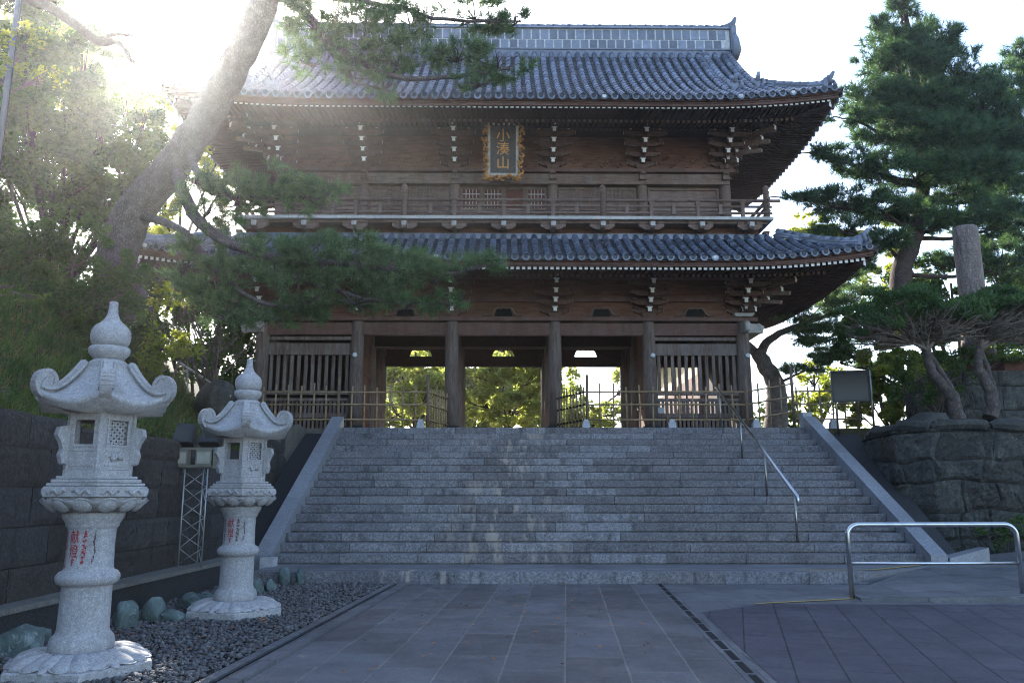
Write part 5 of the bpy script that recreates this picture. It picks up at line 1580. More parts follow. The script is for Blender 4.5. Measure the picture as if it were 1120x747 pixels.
# utility pole at the left edge
up_ = thing('utility_pole', 'slim pale utility pole at the left edge of the photo', 'pole', (P(2, 160, 12).x - 0.03, 12, 7))
b = MB(); b.tube([(0, 0, -1.0), (0, 0, 3.6)], 0.05, 10); b.build('shaft', M['pole_paint'], up_)
b = MB(); b.tube([(0.07, -0.03, -0.5), (0.07, -0.03, 3.5)], 0.012, 6); b.build('cable', M['black_metal'], up_)

# ------------------------------------------------------------------ hall beyond the gate, seen through the right niche
hl = thing('temple_hall', 'hall with cream plaster wall seen through the slats of the right niche', 'building', (7.75, 39, TERR))
b = MB(); b.bbox(0, 2.0, -6.6, 9, 3.25, 4.9); b.build('plaster_wall', M['cream_plaster'], hl)
b = MB(); b.bbox(-0.03, 2.03, -6.63, 9.03, 0, 3.25); b.build('board_wall', M['red_board'], hl)
for y in (-6.4, -4.0, -1.6, 0.8, 3.2, 5.6, 8.0):
    b = MB(); b.bbox(-0.09, 0.05, y - 0.1, y + 0.1, 0, 4.9); b.build('post', M['column_wood'], hl)
b = MB()
b.prism([(-0.7, 0, 4.7), (2.3, 0, 4.7), (1.0, 0, 5.6)], (0, -7.6, 0), (0, 10, 0)); b.build('roof', M['pan_tile'], hl)

# ------------------------------------------------------------------ trees and plants
def rv(r, n):
    v = r.normal(size=(n, 3)); return v / np.linalg.norm(v, axis=1, keepdims=True)
def leaf_faces(C, size, r, aspect=0.5, droop=0.0, up=None):
    n = len(C)
    d = rv(r, n); d[:, 2] = d[:, 2] * 0.6 - droop
    d /= np.linalg.norm(d, axis=1, keepdims=True)
    s_ = np.cross(d, rv(r, n)); s_ /= np.linalg.norm(s_, axis=1, keepdims=True) + 1e-9
    L = (size * r.uniform(0.6, 1.3, n))[:, None]
    V = np.stack([C - d * L * 0.5, C + s_ * L * aspect * 0.5, C + d * L * 0.5, C - s_ * L * aspect * 0.5], 1)
    return V.reshape(-1, 3)
def clump_points(c, rad, n, r, lumps=9, shell=0.55):
    """leaf positions: sub-clumps spread over a flattened ball, so the outline is uneven and gaps stay open"""
    c = np.array(c, float); rad = np.array(rad, float)
    k = rv(r, lumps) * (shell + (1 - shell) * r.random((lumps, 1)))
    idx = r.integers(0, lumps, n)
    sub = r.uniform(0.18, 0.42, lumps)[idx][:, None]
    p = k[idx] + rv(r, n) * sub * r.random((n, 1)) ** 0.45
    return c + p * rad
def limb(b, pts, r0, r1, n=8, m=0, wob=0.0, r=None, sub=4):
    """smooth tapering branch through points (Catmull-Rom)"""
    P_ = [Vector(p) for p in pts]
    if len(P_) == 2: P_ = [P_[0], P_[0].lerp(P_[1], 0.5), P_[1]]
    out = []
    for i in range(len(P_) - 1):
        p0, p1, p2, p3 = P_[max(i - 1, 0)], P_[i], P_[i + 1], P_[min(i + 2, len(P_) - 1)]
        for k in range(sub):
            t = k / sub
            out.append(0.5 * ((2 * p1) + (p2 - p0) * t + (2 * p0 - 5 * p1 + 4 * p2 - p3) * t * t + (3 * p1 - p0 - 3 * p2 + p3) * t ** 3))
    out.append(P_[-1])
    if wob and r is not None:
        for i in range(1, len(out) - 1): out[i] = out[i] + Vector(r.uniform(-wob, wob, 3))
    k = len(out)
    b.tube(out, [r0 + (r1 - r0) * (i / (k - 1)) ** 0.8 for i in range(k)], n, m)
    return out
def twig_set(b, c, rad, n, r, r0=0.018, origin=None):
    c = np.array(c, float)
    o = np.array(origin if origin is not None else c - np.array([0, 0, rad[2] * 0.5]), float)
    for i in range(n):
        e = c + rv(r, 1)[0] * np.array(rad) * r.uniform(0.5, 0.95)
        m1 = o + (e - o) * 0.5 + r.uniform(-0.12, 0.12, 3) * np.array(rad)
        b.tube([o, m1, e], [r0, r0 * 0.7, r0 * 0.3], 5)
def rel(V, root): return V - np.array(root.location)[None]

def px_pad(px, py, rx, ry, D, rd=None):
    """a foliage pad given by its outline in the photo and its distance"""
    c = P(px, py, D); k = D / 850.0
    return (np.array(c), np.array([rx * k, rd if rd else max(rx, ry) * k * 0.9, ry * k]))
def pine_crown(name, root, pads, dens, needle, per, mat, seed, width=0.008, outer=None):
    r = np.random.default_rng(seed); allV = []
    for (c, rad) in pads:
        vol = rad[0] * rad[1] ** 0.7 * rad[2] ** 0.6
        n = max(20, int(dens * vol))
        lumps = max(6, int(9 * (rad[0] * rad[2] * 4) ** 0.5 * 2))
        k = rv(r, lumps) * (0.35 + 0.62 * r.random((lumps, 1)) ** 0.6)
        idx = r.integers(0, lumps, n)
        sub = (r.uniform(0.16, 0.34, lumps))[idx][:, None]
        pos = c + (k[idx] + rv(r, n) * sub * r.random((n, 1)) ** 0.4 * np.array([1.15, 1.0, 0.75])) * rad
        ax = (pos - c) / rad * 0.7 + np.array([0, 0, 0.55]) + r.normal(size=(n, 3)) * 0.45
        ax /= np.linalg.norm(ax, axis=1, keepdims=True)
        # needles fan out from a shoot
        d = ax[:, None, :] * 0.75 + r.normal(size=(n, per, 3)) * 0.55
        d /= np.linalg.norm(d, axis=2, keepdims=True)
        base = pos[:, None, :] + ax[:, None, :] * (r.random((n, per, 1)) * needle * 0.9 - needle * 0.3)
        sd = np.cross(d, r.normal(size=(n, per, 3))); sd /= np.linalg.norm(sd, axis=2, keepdims=True) + 1e-9
        L = needle * r.uniform(0.7, 1.25, (n, per, 1))
        V = np.stack([base - sd * width, base + sd * width, base + d * L], 2)
        allV.append(V.reshape(-1, 3))
    V = np.concatenate(allV)
    return bulk(name, rel(V, root), 3, M[mat], root)
def broad_crown(name, root, clumps, dens, size, mat, seed, aspect=0.5, lumps=9, droop=0.1, nmax=None):
    r = np.random.default_rng(seed); out = []
    for (c, rad) in clumps:
        n = max(40, int(dens * rad[0] * rad[1] ** 0.5 * rad[2]))
        out.append(clump_points(c, rad, n, r, lumps))
    C = np.concatenate(out)
    return bulk(name, rel(leaf_faces(C, size, r, aspect, droop), root), 4, M[mat], root)
def pv(v, root): return Vector(v) - Vector(root.location)
def trunk_part(root, name, pts, r0, r1, mat, seed=0, wob=0.03, n=14):
    b = MB(); limb(b, [pv(p, root) for p in pts], r0, r1, n, 0, wob, np.random.default_rng(seed), 5)
    return b.build(name, M[mat], root)
def limbs_part(root, sets, mat, seed=0, name='limb', pads=(), tw=0.02, ntw=10):
    r = np.random.default_rng(seed)
    for (pts, r0, r1) in sets:
        b = MB(); limb(b, [pv(p, root) for p in pts], r0, r1, 8, 0, 0.03, r, 4); b.build(name, M[mat], root)
    if len(pads):
        for (c, rad) in pads:
            b = MB(); twig_set(b, np.array(c) - np.array(root.location), rad, ntw, r, tw)
            b.build('twig_spray', M[mat], root)

# -- leaning old pine on the left bank
tr = [P(134, 345, 15.4), P(128, 285, 15.0), P(148, 232, 14.8), P(187, 186, 14.5), P(226, 128, 14.2), P(258, 70, 13.8), P(288, 8, 13.5), P(302, -55, 13.2), P(318, -120, 13.0)]
pl_ = thing('leaning_pine', 'old pine with a thick bare trunk leaning right across the gate from the left bank', 'pine tree', tuple(P(134, 365, 15.4)))
b = MB(); r_ = np.random.default_rng(1)
pts = [pv(p, pl_) for p in tr]
P_ = limb(MB(), pts, .1, .1, 6, 0, 0, None, 5)
k = len(P_); rads = [0.42 - 0.2 * (i / (k - 1)) ** 0.7 + 0.16 * max(0, 1 - i / 5) for i in range(k)]
b.tube([p + Vector(r_.uniform(-0.025, 0.025, 3)) for p in P_], rads, 20)
b.build('trunk', M['pine_bark'], pl_)
UP = [(345, 22, 42, 26, 12.6), (395, 40, 48, 34, 12.3), (440, 62, 42, 28, 12.2), (420, 92, 26, 14, 12.2), (450, 22, 36, 18, 12.5), (520, 16, 52, 13, 12.4), (562, 24, 22, 10, 12.4), (500, 62, 40, 14, 12.0), (545, 72, 42, 12, 12.0), (525, 90, 28, 7, 12.0), (335, 62, 30, 20, 12.6), (385, 78, 32, 16, 12.4), (400, 5, 40, 12, 12.5), (320, -30, 50, 30, 13.2), (400, -45, 60, 25, 12.8), (250, -50, 50, 25, 13.4)]
LO = [(225, 222, 32, 34, 12.6), (262, 212, 42, 26, 12.3), (310, 205, 46, 22, 12.2), (350, 218, 36, 18, 12.2), (255, 300, 40, 26, 12.4), (300, 285, 52, 28, 12.1), (350, 285, 50, 30, 11.9), (400, 285, 42, 26, 11.8), (330, 322, 52, 24, 11.9), (390, 322, 46, 24, 11.8), (430, 300, 40, 22, 11.7), (470, 300, 40, 20, 11.7), (510, 292, 34, 12, 11.7), (540, 287, 20, 8, 11.7), (445, 330, 34, 14, 11.7), (490, 330, 24, 9, 11.7), (290, 345, 36, 12, 12.0), (215, 195, 22, 14, 12.6), (200, 285, 30, 30, 12.8), (225, 325, 34, 20, 12.5), (250, 340, 34, 18, 12.3), (262, 262, 26, 20, 18.5)]  # last pad added behind the others to block a sun patch on the path
ups, los = [px_pad(*p) for p in UP], [px_pad(*p) for p in LO]
limbs_part(pl_, [([P(292, -10, 13.4), P(325, 5, 13.0), P(365, 50, 12.5), P(430, 85, 12.2), P(500, 82, 12.0), P(560, 75, 12.0)], 0.10, 0.02),
                 ([P(288, 5, 13.5), P(330, -5, 12.9), P(420, 5, 12.5), P(490, 22, 12.4), P(570, 24, 12.4)], 0.08, 0.02),
                 ([P(330, 10, 12.9), P(350, 40, 12.6), P(380, 85, 12.4), P(425, 100, 12.2)], 0.05, 0.015),
                 ([P(192, 180, 14.5), P(205, 222, 13.6), P(240, 262, 12.6), P(300, 280, 12.2), P(400, 292, 11.8), P(480, 300, 11.7), P(545, 288, 11.7)], 0.14, 0.02),
                 ([P(150, 236, 14.8), P(200, 252, 13.5), P(232, 290, 12.6), P(280, 330, 12.1), P(340, 335, 11.9)], 0.09, 0.02),
                 ([P(205, 160, 14.4), P(225, 205, 13.2), P(270, 215, 12.4), P(350, 218, 12.2)], 0.09, 0.02),
                                  ([P(300, 285, 12.2), P(340, 310, 12.0), P(420, 330, 11.8), P(490, 330, 11.7)], 0.05, 0.012)], 'pine_bark', 3, 'limb', ups + los, 0.014, 9)
pine_crown('crown', pl_, ups + los, 700, 0.15, 26, 'pine_needle', 5, 0.0058)

# -- big pine on the right bank
tr = [P(984, 345, 23.0), P(986, 300, 23.2), P(1000, 255, 23.4), P(1010, 205, 23.6), P(1004, 150, 23.8), P(1000, 95, 24), P(995, 40, 24), P(988, 2, 24)]
pr_ = thing('tall_pine', 'tall dense dark pine with layered branches standing right of the gate', 'pine tree', tuple(P(984, 362, 23.0)))
trunk_part(pr_, 'trunk', tr, 0.36, 0.06, 'dark_bark', 4)
RP = [(985, 10, 24, 16, 24), (975, 40, 34, 18, 23.8), (1015, 45, 38, 20, 24), (985, 75, 48, 20, 23.5), (1040, 80, 44, 24, 24), (955, 62, 20, 10, 24), (950, 105, 44, 16, 23.6), (1005, 110, 48, 22, 23.2), (1060, 118, 50, 24, 24), (1100, 95, 34, 30, 24.5), (1118, 60, 22, 20, 25), (935, 128, 30, 10, 23.6), (975, 145, 44, 18, 23.2), (1035, 155, 56, 24, 23), (1095, 150, 42, 30, 24.2), (905, 168, 26, 9, 23.2), (945, 178, 44, 13, 23), (1000, 188, 48, 18, 22.8), (1060, 195, 52, 26, 23), (1110, 200, 32, 28, 24), (882, 216, 22, 7, 22.8), (915, 220, 40, 9, 22.8), (965, 226, 44, 13, 22.8), (1030, 235, 46, 18, 23), (1088, 240, 44, 24, 23.4), (925, 250, 34, 9, 23), (968, 262, 36, 12, 23), (1095, 285, 40, 22, 24), (1040, 278, 26, 14, 24.5), (945, 285, 20, 9, 23), (1118, 250, 18, 26, 24), (1020, 130, 60, 40, 25), (1075, 170, 60, 50, 25.5), (1000, 60, 40, 40, 25)]
rps = [px_pad(*p) for p in RP]
lb = []
for (px, py, a_, b_, D), (tx, ty) in zip(RP, [(990, 30), (992, 60), (998, 80), (1000, 105), (1000, 120), (996, 70), (1002, 140), (1004, 140), (1005, 160), (1004, 140), (1004, 130), (1004, 160), (1006, 170), (1008, 190), (1008, 190), (1008, 200), (1008, 205), (1010, 210), (1008, 215), (1008, 220), (1004, 240), (1003, 245), (1002, 250), (1002, 255), (1000, 260), (996, 270), (992, 285), (990, 300)]):
    if a_ < 24 and py < 120: continue
    t0 = P(tx, ty, 23.6)
    lb.append(([t0, t0.lerp(P(px, py + b_ * 0.6, D), 0.5) + Vector((0, 0, -0.1)), P(px, py + b_ * 0.4, D), P(px + (px - tx) * 0.35, py, D)], 0.085, 0.015))
limbs_part(pr_, lb, 'dark_bark', 6, 'limb', rps, 0.02, 9)
pine_crown('crown', pr_, rps, 520, 0.23, 22, 'dark_needle', 8, 0.0105)

# -- twisted pine behind the right fence
tp = thing('twisted_pine', 'crooked pine with a bare forked trunk behind the right bamboo fence', 'pine tree', tuple(P(846, 470, 27)))
trunk_part(tp, 'trunk', [P(846, 478, 27), P(850, 440, 27), P(846, 415, 27), P(834, 395, 27), P(828, 385, 27)], 0.42, 0.22, 'pale_bark', 9)
TPP = [(885, 340, 40, 14, 26), (930, 325, 36, 16, 26), (905, 365, 44, 10, 25.5), (945, 360, 30, 14, 25.5), (880, 400, 26, 8, 26), (920, 300, 26, 12, 26.5), (960, 395, 26, 10, 26), (910, 385, 30, 8, 26)]
tps = [px_pad(*p) for p in TPP]
limbs_part(tp, [([P(830, 388, 27), P(818, 378, 27), P(800, 365, 26.5), P(780, 350, 26.5)], 0.2, 0.08), ([P(832, 392, 27), P(838, 375, 27), P(858, 362, 26.6), P(890, 350, 26.2), P(935, 335, 26)], 0.2, 0.05),
                ([P(866, 360, 26.5), P(890, 372, 26), P(940, 366, 25.6)], 0.08, 0.02), ([P(848, 420, 27), P(870, 410, 26.4), P(890, 402, 26)], 0.07, 0.02)], 'pale_bark', 10, 'limb', tps, 0.02, 8)
pine_crown('crown', tp, tps, 1300, 0.16, 12, 'pine_needle', 11, 0.009)

# -- flat topped junipers on the right wall
def juniper(label, base, fork, clumps, seed, group):
    t = thing('juniper_shrub', label, 'shrub', tuple(base))
    r = np.random.default_rng(seed)
    b = MB()
    limb(b, [pv(base, t), pv(base.lerp(fork, 0.35) + Vector((0.12, 0, 0)), t), pv(base.lerp(fork, 0.7) + Vector((-0.08, 0, 0.0)), t), pv(fork, t)], 0.17, 0.08, 12, 0, 0.025, r, 5)
    limb(b, [pv(base + Vector((0.05, -0.05, 0)), t), pv(base.lerp(fork, 0.5) + Vector((0.13, -0.04, 0)), t), pv(fork, t)], 0.09, 0.05, 10, 0, 0.02, r, 5)
    b.build('trunk', M['juniper_bark'], t)
    b = MB()
    f = pv(fork, t)
    for (c, rad) in clumps:
        e = Vector(c) - Vector(t.location)
        m = limb(b, [f, f.lerp(e, 0.45) + Vector((0, 0, 0.12)), e], 0.05, 0.02, 7, 0, 0.03, r, 4)
        for i in range(120):
            o = m[int(r.integers(2, len(m)))]
            g = e + Vector(rv(r, 1)[0] * rad * np.array([1.0, 1.0, 0.9]) * r.uniform(0.5, 1.0)); 
            b.tube([o, o.lerp(g, 0.5) + Vector(r.uniform(-0.12, 0.12, 3)), g], [0.016, 0.011, 0.006], 5)
    b.build('branches', M['twig_bark'], t)
    up = []
    for (c, rad) in clumps:
        up.append((np.array(c) + np.array([0, 0, rad[2] * 0.5]), np.array(rad) * np.array([1.08, 1.08, 0.6])))
    rr = np.random.default_rng(seed + 1); V = []
    for (c, rad) in up:
        n = int(5200 * rad[0] * rad[1] ** 0.7)
        p = clump_points(c, rad, n, rr, 14, 0.4)
        d = np.tile(np.array([0, 0, 1.0]), (n, 1)) + rr.normal(size=(n, 3)) * 0.7
        d /= np.linalg.norm(d, axis=1, keepdims=True)
        s_ = np.cross(d, rv(rr, n)); s_ /= np.linalg.norm(s_, axis=1, keepdims=True)
        L = rr.uniform(0.05, 0.12, (n, 1))
        V.append(np.stack([p, p + d * L * 0.6 + s_ * 0.018, p + d * L, p + d * L * 0.6 - s_ * 0.018], 1).reshape(-1, 3))
    bulk('crown', rel(np.concatenate(V), t), 4, M['juniper_leaf'], t)
    return t
juniper('left flat topped juniper with a leaning twisted trunk on the rubble wall', P(1047, 460, 17.6), P(1014, 384, 17.4), [px_pad(985, 352, 40, 30, 17.2, 0.7), px_pad(1020, 350, 46, 32, 17.3, 0.8), px_pad(948, 365, 34, 30, 17.1, 0.6), px_pad(1050, 356, 34, 30, 17.5, 0.7)], 31, 'junipers')
juniper('right flat topped juniper with an upright gnarled trunk on the rubble wall', P(1083, 458, 17.8), P(1072, 382, 17.9), [px_pad(1085, 348, 42, 32, 17.9, 0.8), px_pad(1118, 352, 42, 34, 18.0, 0.8), px_pad(1060, 348, 32, 28, 18.2, 0.7), px_pad(1150, 356, 40, 34, 18, 0.8)], 37, 'junipers')

# -- broadleaf trees and shrubs of the left bank
def bush(name, label, cat, base, clumps, mat, dens, size, seed, group=None, stem=0.03, aspect=0.5, stems=True, lumps=10, droop=0.1, smat='twig_bark', ntw=7):
    t = thing(name, label, cat, tuple(base), 0, group)
    r = np.random.default_rng(seed)
    if stems:
        b = MB()
        for (c, rad) in clumps:
            e = Vector(c) - Vector(t.location)
            m = limb(b, [Vector((r.uniform(-.1, .1), r.uniform(-.1, .1), -0.1)), e * 0.45 + Vector(r.uniform(-0.15, 0.15, 3)), e], stem, stem * 0.35, 7, 0, 0.02, r, 4)
            twig_set(b, np.array(e), rad, ntw, r, stem * 0.35, np.array(m[-3]))
        b.build('trunk' if stem > 0.06 else 'stem', M[smat], t)
    broad_crown('crown', t, clumps, dens, size, mat, seed + 1, aspect, lumps, droop)
    return t
def pads(lst): return [px_pad(*p) for p in lst]
bush('broadleaf_tree', 'tall hazy broadleaf tree filling the upper left corner of the photo', 'tree', P(62, 330, 16.5),
     pads([(30, 60, 46, 40, 15.5), (70, 110, 52, 40, 15.8), (25, 140, 46, 40, 15.2), (110, 150, 46, 34, 16.2), (60, 190, 60, 40, 15.8), (150, 190, 34, 30, 17), (15, 20, 40, 30, 15), (90, 60, 36, 26, 16.5), (120, 220, 40, 30, 16.5), (160, 140, 30, 26, 17.5), (-30, 100, 50, 60, 15), (40, 10, 30, 20, 16)]), 'dark_leaf', 9000, 0.11, 41, None, 0.06, lumps=22, smat='dark_bark')
bush('background_tree', 'sunlit tree behind the leaning pine trunk at the left end of the gate', 'tree', P(190, 300, 24),
     pads([(170, 120, 34, 26, 23), (200, 170, 30, 30, 23), (130, 110, 34, 24, 23.5), (180, 215, 24, 26, 22.5), (80, 120, 40, 30, 24), (60, 60, 50, 40, 25), (10, 60, 50, 50, 25), (160, 260, 40, 24, 23), (258, 185, 34, 44, 30), (250, 150, 26, 30, 31)]), 'bright_leaf', 2600, 0.15, 43, None, 0.07, lumps=22, smat='dark_bark')  # last two pads added out of sight behind the gate, blocking stray sun
bush('evergreen_shrub', 'wide dark green shrub mass spreading on the bank left of the pine trunk', 'shrub', P(55, 395, 13),
     pads([(30, 260, 50, 34, 13.2), (85, 265, 44, 34, 13.6), (20, 310, 46, 34, 12.8), (70, 325, 52, 34, 13), (118, 320, 34, 34, 13.4), (110, 365, 36, 24, 13.2), (60, 365, 46, 20, 12.9), (20, 390, 40, 18, 12.4), (90, 392, 34, 14, 12.8), (140, 350, 24, 24, 13.6), (150, 300, 24, 26, 14), (-30, 280, 40, 50, 12.8)]), 'dark_leaf', 9000, 0.085, 45, None, 0.04, lumps=22)
bush('sunlit_shrub', 'yellow green sunlit shrub below the pine trunk above the two lanterns', 'shrub', P(172, 425, 14.2),
     pads([(168, 335, 18, 22, 14.2), (182, 372, 24, 22, 13.9), (205, 378, 22, 18, 13.8), (165, 380, 16, 30, 14), (190, 318, 16, 12, 14.3), (160, 405, 18, 14, 14), (200, 330, 20, 10, 14.2)]), 'bright_leaf', 6500, 0.085, 47, None, 0.02, lumps=14)
bush('leafy_sprig', 'single leafy branch reaching into the photo at the left edge', 'branch', P(-40, 330, 8.5), pads([(8, 312, 20, 9, 8.5), (35, 325, 18, 7, 8.5), (-15, 318, 22, 14, 8.5)]), 'broad_leaf', 2600, 0.075, 49, None, 0.014, 0.3)
bush('fern_clump', 'drooping ferny green clump on top of the dark wall at the left edge', 'plant', P(-6, 440, 8.4), pads([(2, 400, 20, 22, 8.4), (5, 430, 14, 14, 8.3)]), 'juniper_leaf', 3200, 0.07, 51, None, 0.01, 0.25)
lf = bush('evergreen_tree', 'dark dense evergreen filling the left side behind the broadleaf tree', 'tree', P(60, 330, 19.5),
     pads([(15, 190, 44, 40, 18), (70, 215, 46, 40, 18.5), (115, 185, 36, 34, 19), (40, 140, 40, 36, 19), (95, 130, 34, 30, 19.5), (130, 235, 30, 30, 18.5), (-20, 240, 40, 40, 18), (20, 90, 36, 40, 19.5), (155, 215, 24, 26, 19.5), (165, 165, 22, 24, 20)]), 'dark_leaf', 7000, 0.12, 93, None, 0.06, lumps=24, smat='dark_bark')
b = MB(); limb(b, [pv(P(-40, -25, 14.5), lf), pv(P(20, -4, 14.5), lf), pv(P(62, 12, 14.5), lf), pv(P(108, 46, 14.4), lf), pv(P(128, 46, 14.3), lf), pv(P(146, 68, 14.2), lf)], 0.16, 0.04, 10, 0, 0.02, np.random.default_rng(8), 4)
limb(b, [pv(P(108, 44, 14.4), lf), pv(P(125, 38, 14.3), lf), pv(P(145, 40, 14.2), lf)], 0.06, 0.025, 8, 0, 0.01, np.random.default_rng(8), 4)
limb(b, [pv(P(-40, -25, 14.5), lf), pv(P(-60, 120, 16), lf), pv(P(-40, 330, 19.5), lf)], 0.16, 0.3, 10, 0, 0.02, np.random.default_rng(8), 4)
b.build('limb', M['dark_bark'], lf)
bush('sunlit_spray', 'sunlit leafy spray of bright leaves near the pole at the upper left edge', 'branch', P(-60, 150, 12), pads([(30, 45, 26, 20, 12), (12, 80, 22, 16, 12), (50, 85, 22, 14, 12.2), (5, 25, 16, 16, 12), (-25, 70, 30, 40, 12)]), 'bright_leaf', 2600, 0.1, 97, None, 0.025, 0.45, lumps=16)
# bare twiggy shrub
bs = thing('bare_shrub', 'leafless twiggy shrub between the sunlit shrub and the gate', 'shrub', tuple(P(232, 418, 15.6)))
b = MB(); r_ = np.random.default_rng(5)
for i in range(16):
    e = pv(P(r_.uniform(165, 285), r_.uniform(275, 390), r_.uniform(14.6, 16.2)), bs)
    m = limb(b, [Vector((r_.uniform(-.2, .2), 0, -0.2)), e * 0.5 + Vector(r_.uniform(-0.25, 0.25, 3)), e], 0.028, 0.008, 6, 0, 0.04, r_, 4)
    for k in range(9):
        o = m[int(r_.integers(4, len(m)))]; g = o + Vector(r_.normal(size=3) * 0.38) + Vector((0, 0, 0.1))
        b.tube([o, o.lerp(g, 0.5) + Vector(r_.uniform(-.06, .06, 3)), g], [0.009, 0.006, 0.003], 5)
b.build('branches', M['twig_bark'], bs)
# dry grass and litter on the bank
def tufts(n, fn, L, seed, mat, name, w=0.006):
    r = np.random.default_rng(seed); pts = np.array([fn(r) for _ in range(n)])
    per = 9
    d = np.array([0, 0, 1.0]) + r.normal(size=(n, per, 3)) * 0.55
    d /= np.linalg.norm(d, axis=2, keepdims=True)
    base = pts[:, None] + r.normal(size=(n, per, 3)) * np.array([0.05, 0.05, 0.01])
    sd = np.cross(d, r.normal(size=(n, per, 3))); sd /= np.linalg.norm(sd, axis=2, keepdims=True)
    V = np.stack([base - sd * w, base + sd * w, base + d * L * r.uniform(0.5, 1.3, (n, per, 1))], 2).reshape(-1, 3)
    return bulk(name, V, 3, M[mat])
def on_bank(r):
    x = -5.35 - 5.5 * r.random() ** 1.3; y = r.uniform(5.5, 19)
    return (x, y, land_h(x, y) - 0.01)
tag(tufts(2200, on_bank, 0.2, 61, 'dry_grass', 'dry_grass'), 'dry straw coloured grass on the bank above the dark wall', 'grass', None, 'stuff')
tag(tufts(7000, on_bank, 0.2, 62, 'dark_leaf', 'bank_grass', 0.016), 'low green ground cover growing on the left bank', 'ground cover', None, 'stuff')
# fallen leaves
r_ = np.random.default_rng(9)
C = []
for i in range(260):
    y = r_.uniform(6, 13.2); x = r_.uniform(-4.5, -2.6 + 0.067 * (y - 6.4))
    if i % 3: x = -4.3 + abs(r_.normal()) * 0.35
    C.append((x, y, 0.045))
for i in range(120): C.append((r_.uniform(-1.5, 1.5), r_.uniform(6.6, 13), 0.014))
V = leaf_faces(np.array(C), 0.055, r_, 0.6).reshape(-1, 4, 3); V[:, :, 2] = V[:, :, 2] * 0.35 + 0.03
tag(bulk('fallen_leaves', V.reshape(-1, 3), 4, M['brown_leaf']), 'brown fallen leaves scattered over gravel and paving', 'leaves', None, 'stuff')

# -- trees behind the gate
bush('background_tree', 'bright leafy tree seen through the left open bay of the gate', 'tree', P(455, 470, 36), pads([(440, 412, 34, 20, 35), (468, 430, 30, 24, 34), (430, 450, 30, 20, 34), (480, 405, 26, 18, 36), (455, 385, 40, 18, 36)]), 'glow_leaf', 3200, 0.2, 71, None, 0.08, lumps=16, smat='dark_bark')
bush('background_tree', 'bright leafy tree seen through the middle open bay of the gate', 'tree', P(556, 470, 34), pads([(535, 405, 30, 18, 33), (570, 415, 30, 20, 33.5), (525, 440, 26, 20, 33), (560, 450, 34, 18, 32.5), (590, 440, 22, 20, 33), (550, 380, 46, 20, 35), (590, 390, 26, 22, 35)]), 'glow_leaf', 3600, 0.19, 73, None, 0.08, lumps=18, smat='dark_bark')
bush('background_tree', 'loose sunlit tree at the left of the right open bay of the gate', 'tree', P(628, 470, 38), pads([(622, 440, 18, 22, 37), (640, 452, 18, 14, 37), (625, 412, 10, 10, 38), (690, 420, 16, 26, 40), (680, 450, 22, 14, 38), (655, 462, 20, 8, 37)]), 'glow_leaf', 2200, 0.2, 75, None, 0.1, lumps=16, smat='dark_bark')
bush('background_shrub', 'bright green shrub below the dark notice board', 'shrub', P(975, 470, 22), pads([(975, 405, 26, 18, 22), (1000, 432, 24, 18, 21.5), (965, 440, 22, 18, 22), (990, 455, 26, 12, 21.5), (940, 455, 16, 12, 22.5), (955, 415, 16, 16, 22.5), (985, 380, 24, 16, 22.5), (1010, 400, 20, 20, 22), (960, 395, 24, 20, 22.5), (985, 425, 30, 24, 22.3), (945, 430, 20, 20, 23)]), 'bright_leaf', 11000, 0.12, 77, None, 0.04)
bush('background_tree', 'dark leafy tree behind the junipers under the tall pine', 'tree', P(1060, 470, 23), pads([(1030, 390, 40, 30, 22.5), (1085, 400, 46, 36, 23), (1010, 350, 30, 26, 23.5), (1110, 330, 40, 30, 24), (1060, 345, 40, 24, 24), (950, 350, 34, 20, 24.5), (985, 345, 34, 24, 24.5), (1120, 400, 40, 40, 24), (925, 385, 26, 16, 25), (1040, 310, 40, 26, 25), (1100, 280, 40, 40, 25.5), (1000, 300, 30, 20, 25.5), (1080, 440, 60, 30, 24), (1020, 430, 40, 30, 24)]), 'dark_leaf', 5200, 0.13, 79, None, 0.1, smat='dark_bark')
bush('background_tree', 'sunlit tree far behind the right bamboo fence', 'tree', P(890, 470, 34), pads([(880, 445, 22, 20, 33), (905, 440, 22, 26, 33), (925, 420, 22, 20, 34), (860, 455, 20, 14, 33), (890, 410, 20, 14, 35), (840, 455, 14, 12, 36)]), 'bright_leaf', 1600, 0.2, 81, None, 0.1, lumps=14, smat='dark_bark')
bush('background_tree', 'pale sunlit treetop peeping over the lower roof at its right end', 'tree', P(890, 300, 34), pads([(880, 245, 26, 10, 33), (910, 258, 30, 9, 33), (870, 258, 18, 8, 33), (930, 270, 26, 14, 33), (960, 310, 30, 24, 33), (975, 260, 30, 20, 34)]), 'bright_leaf', 1600, 0.2, 83, None, 0.06, lumps=14, smat='dark_bark')
bush('dark_shrub', 'dark shrub growing behind the trunks of the two flat topped junipers', 'shrub', P(1030, 455, 18.6), pads([(1005, 405, 24, 28, 18.5), (1052, 398, 20, 26, 18.6), (1030, 430, 26, 20, 18.4), (985, 425, 16, 18, 18.8), (1090, 385, 40, 14, 18.9)]), 'dark_leaf', 5200, 0.08, 95, None, 0.02)
bush('hedge_shrub', 'low dark green shrub at the foot of the rubble wall on the right edge', 'shrub', G(1092, 603, 0.25), pads([(1085, 582, 22, 14, 14.9), (1112, 580, 22, 16, 14.9), (1140, 580, 24, 16, 14.9)]), 'dark_leaf', 6000, 0.06, 85, None, 0.012)
# ivy-like tufts on the right wall

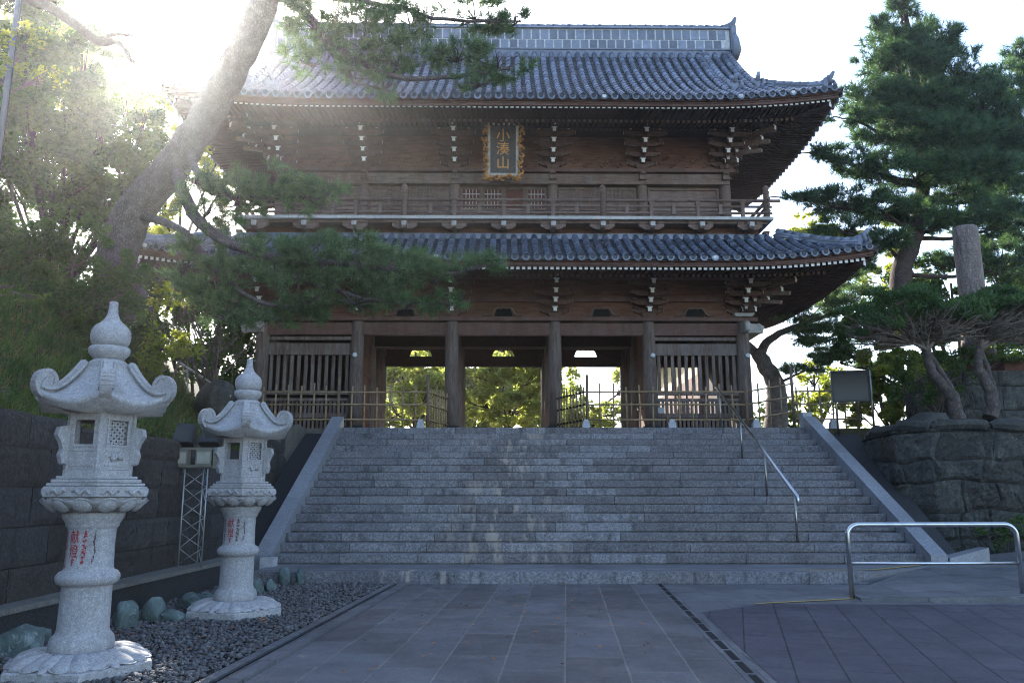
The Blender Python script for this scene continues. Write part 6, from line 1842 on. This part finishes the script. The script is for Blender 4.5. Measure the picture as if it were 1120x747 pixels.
bush('background_tree', 'dark dense tree filling the gap between the bank and the left end of the gate', 'tree', P(215, 460, 25), pads([(160, 300, 40, 34, 24), (205, 320, 40, 34, 24), (245, 340, 30, 30, 23.5), (180, 370, 50, 36, 23), (240, 400, 40, 36, 23), (130, 360, 40, 40, 24), (270, 330, 24, 26, 25), (268, 420, 24, 30, 24), (276, 380, 20, 26, 24.5), (255, 360, 24, 24, 25)]), 'dark_leaf', 5000, 0.14, 87, None, 0.07, lumps=22, smat='dark_bark')
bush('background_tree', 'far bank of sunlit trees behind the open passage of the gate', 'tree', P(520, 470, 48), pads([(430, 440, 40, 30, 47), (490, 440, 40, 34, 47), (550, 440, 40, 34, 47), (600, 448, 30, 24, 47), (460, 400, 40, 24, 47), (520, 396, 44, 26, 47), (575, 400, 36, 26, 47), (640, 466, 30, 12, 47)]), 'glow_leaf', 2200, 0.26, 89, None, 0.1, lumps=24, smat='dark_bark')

# far treeline round the temple grounds: one mass
r_ = np.random.default_rng(91); cl = []
for i in range(46):
    x = -70 + i * 3.4; cl.append(((x, 72 + 8 * math.sin(i * 2.3), TERR + 1.6), (3.2, 3.0, 2.2 + 0.9 * math.sin(i * 1.7))))
C = np.concatenate([clump_points(c, rd, 1100, r_, 20) for c, rd in cl])
tag(bulk('treeline', leaf_faces(C, 0.5, r_, 0.6), 4, M['broad_leaf']), 'distant line of trees beyond the temple gate', 'trees', None, 'stuff')

# ------------------------------------------------------------------ haze volume added to give the glare round the sun
hz = bpy.data.materials.new('glare_haze'); hz.use_nodes = True
hn = hz.node_tree; hn.nodes.clear()
ho = hn.nodes.new('ShaderNodeOutputMaterial'); hp = hn.nodes.new('ShaderNodeVolumePrincipled')
hp.inputs['Color'].default_value = (0.95, 0.95, 0.95, 1); hp.inputs['Density'].default_value = 0.0008; hp.inputs['Anisotropy'].default_value = 0.82
hn.links.new(hp.outputs[0], ho.inputs['Volume'])
b = MB(); b.bbox(-142, 142, -62, 202, -1.1, 26)
tag(b.build('haze', hz), 'thin haze added around the gate to give the sun glare', 'haze', None, 'stuff')
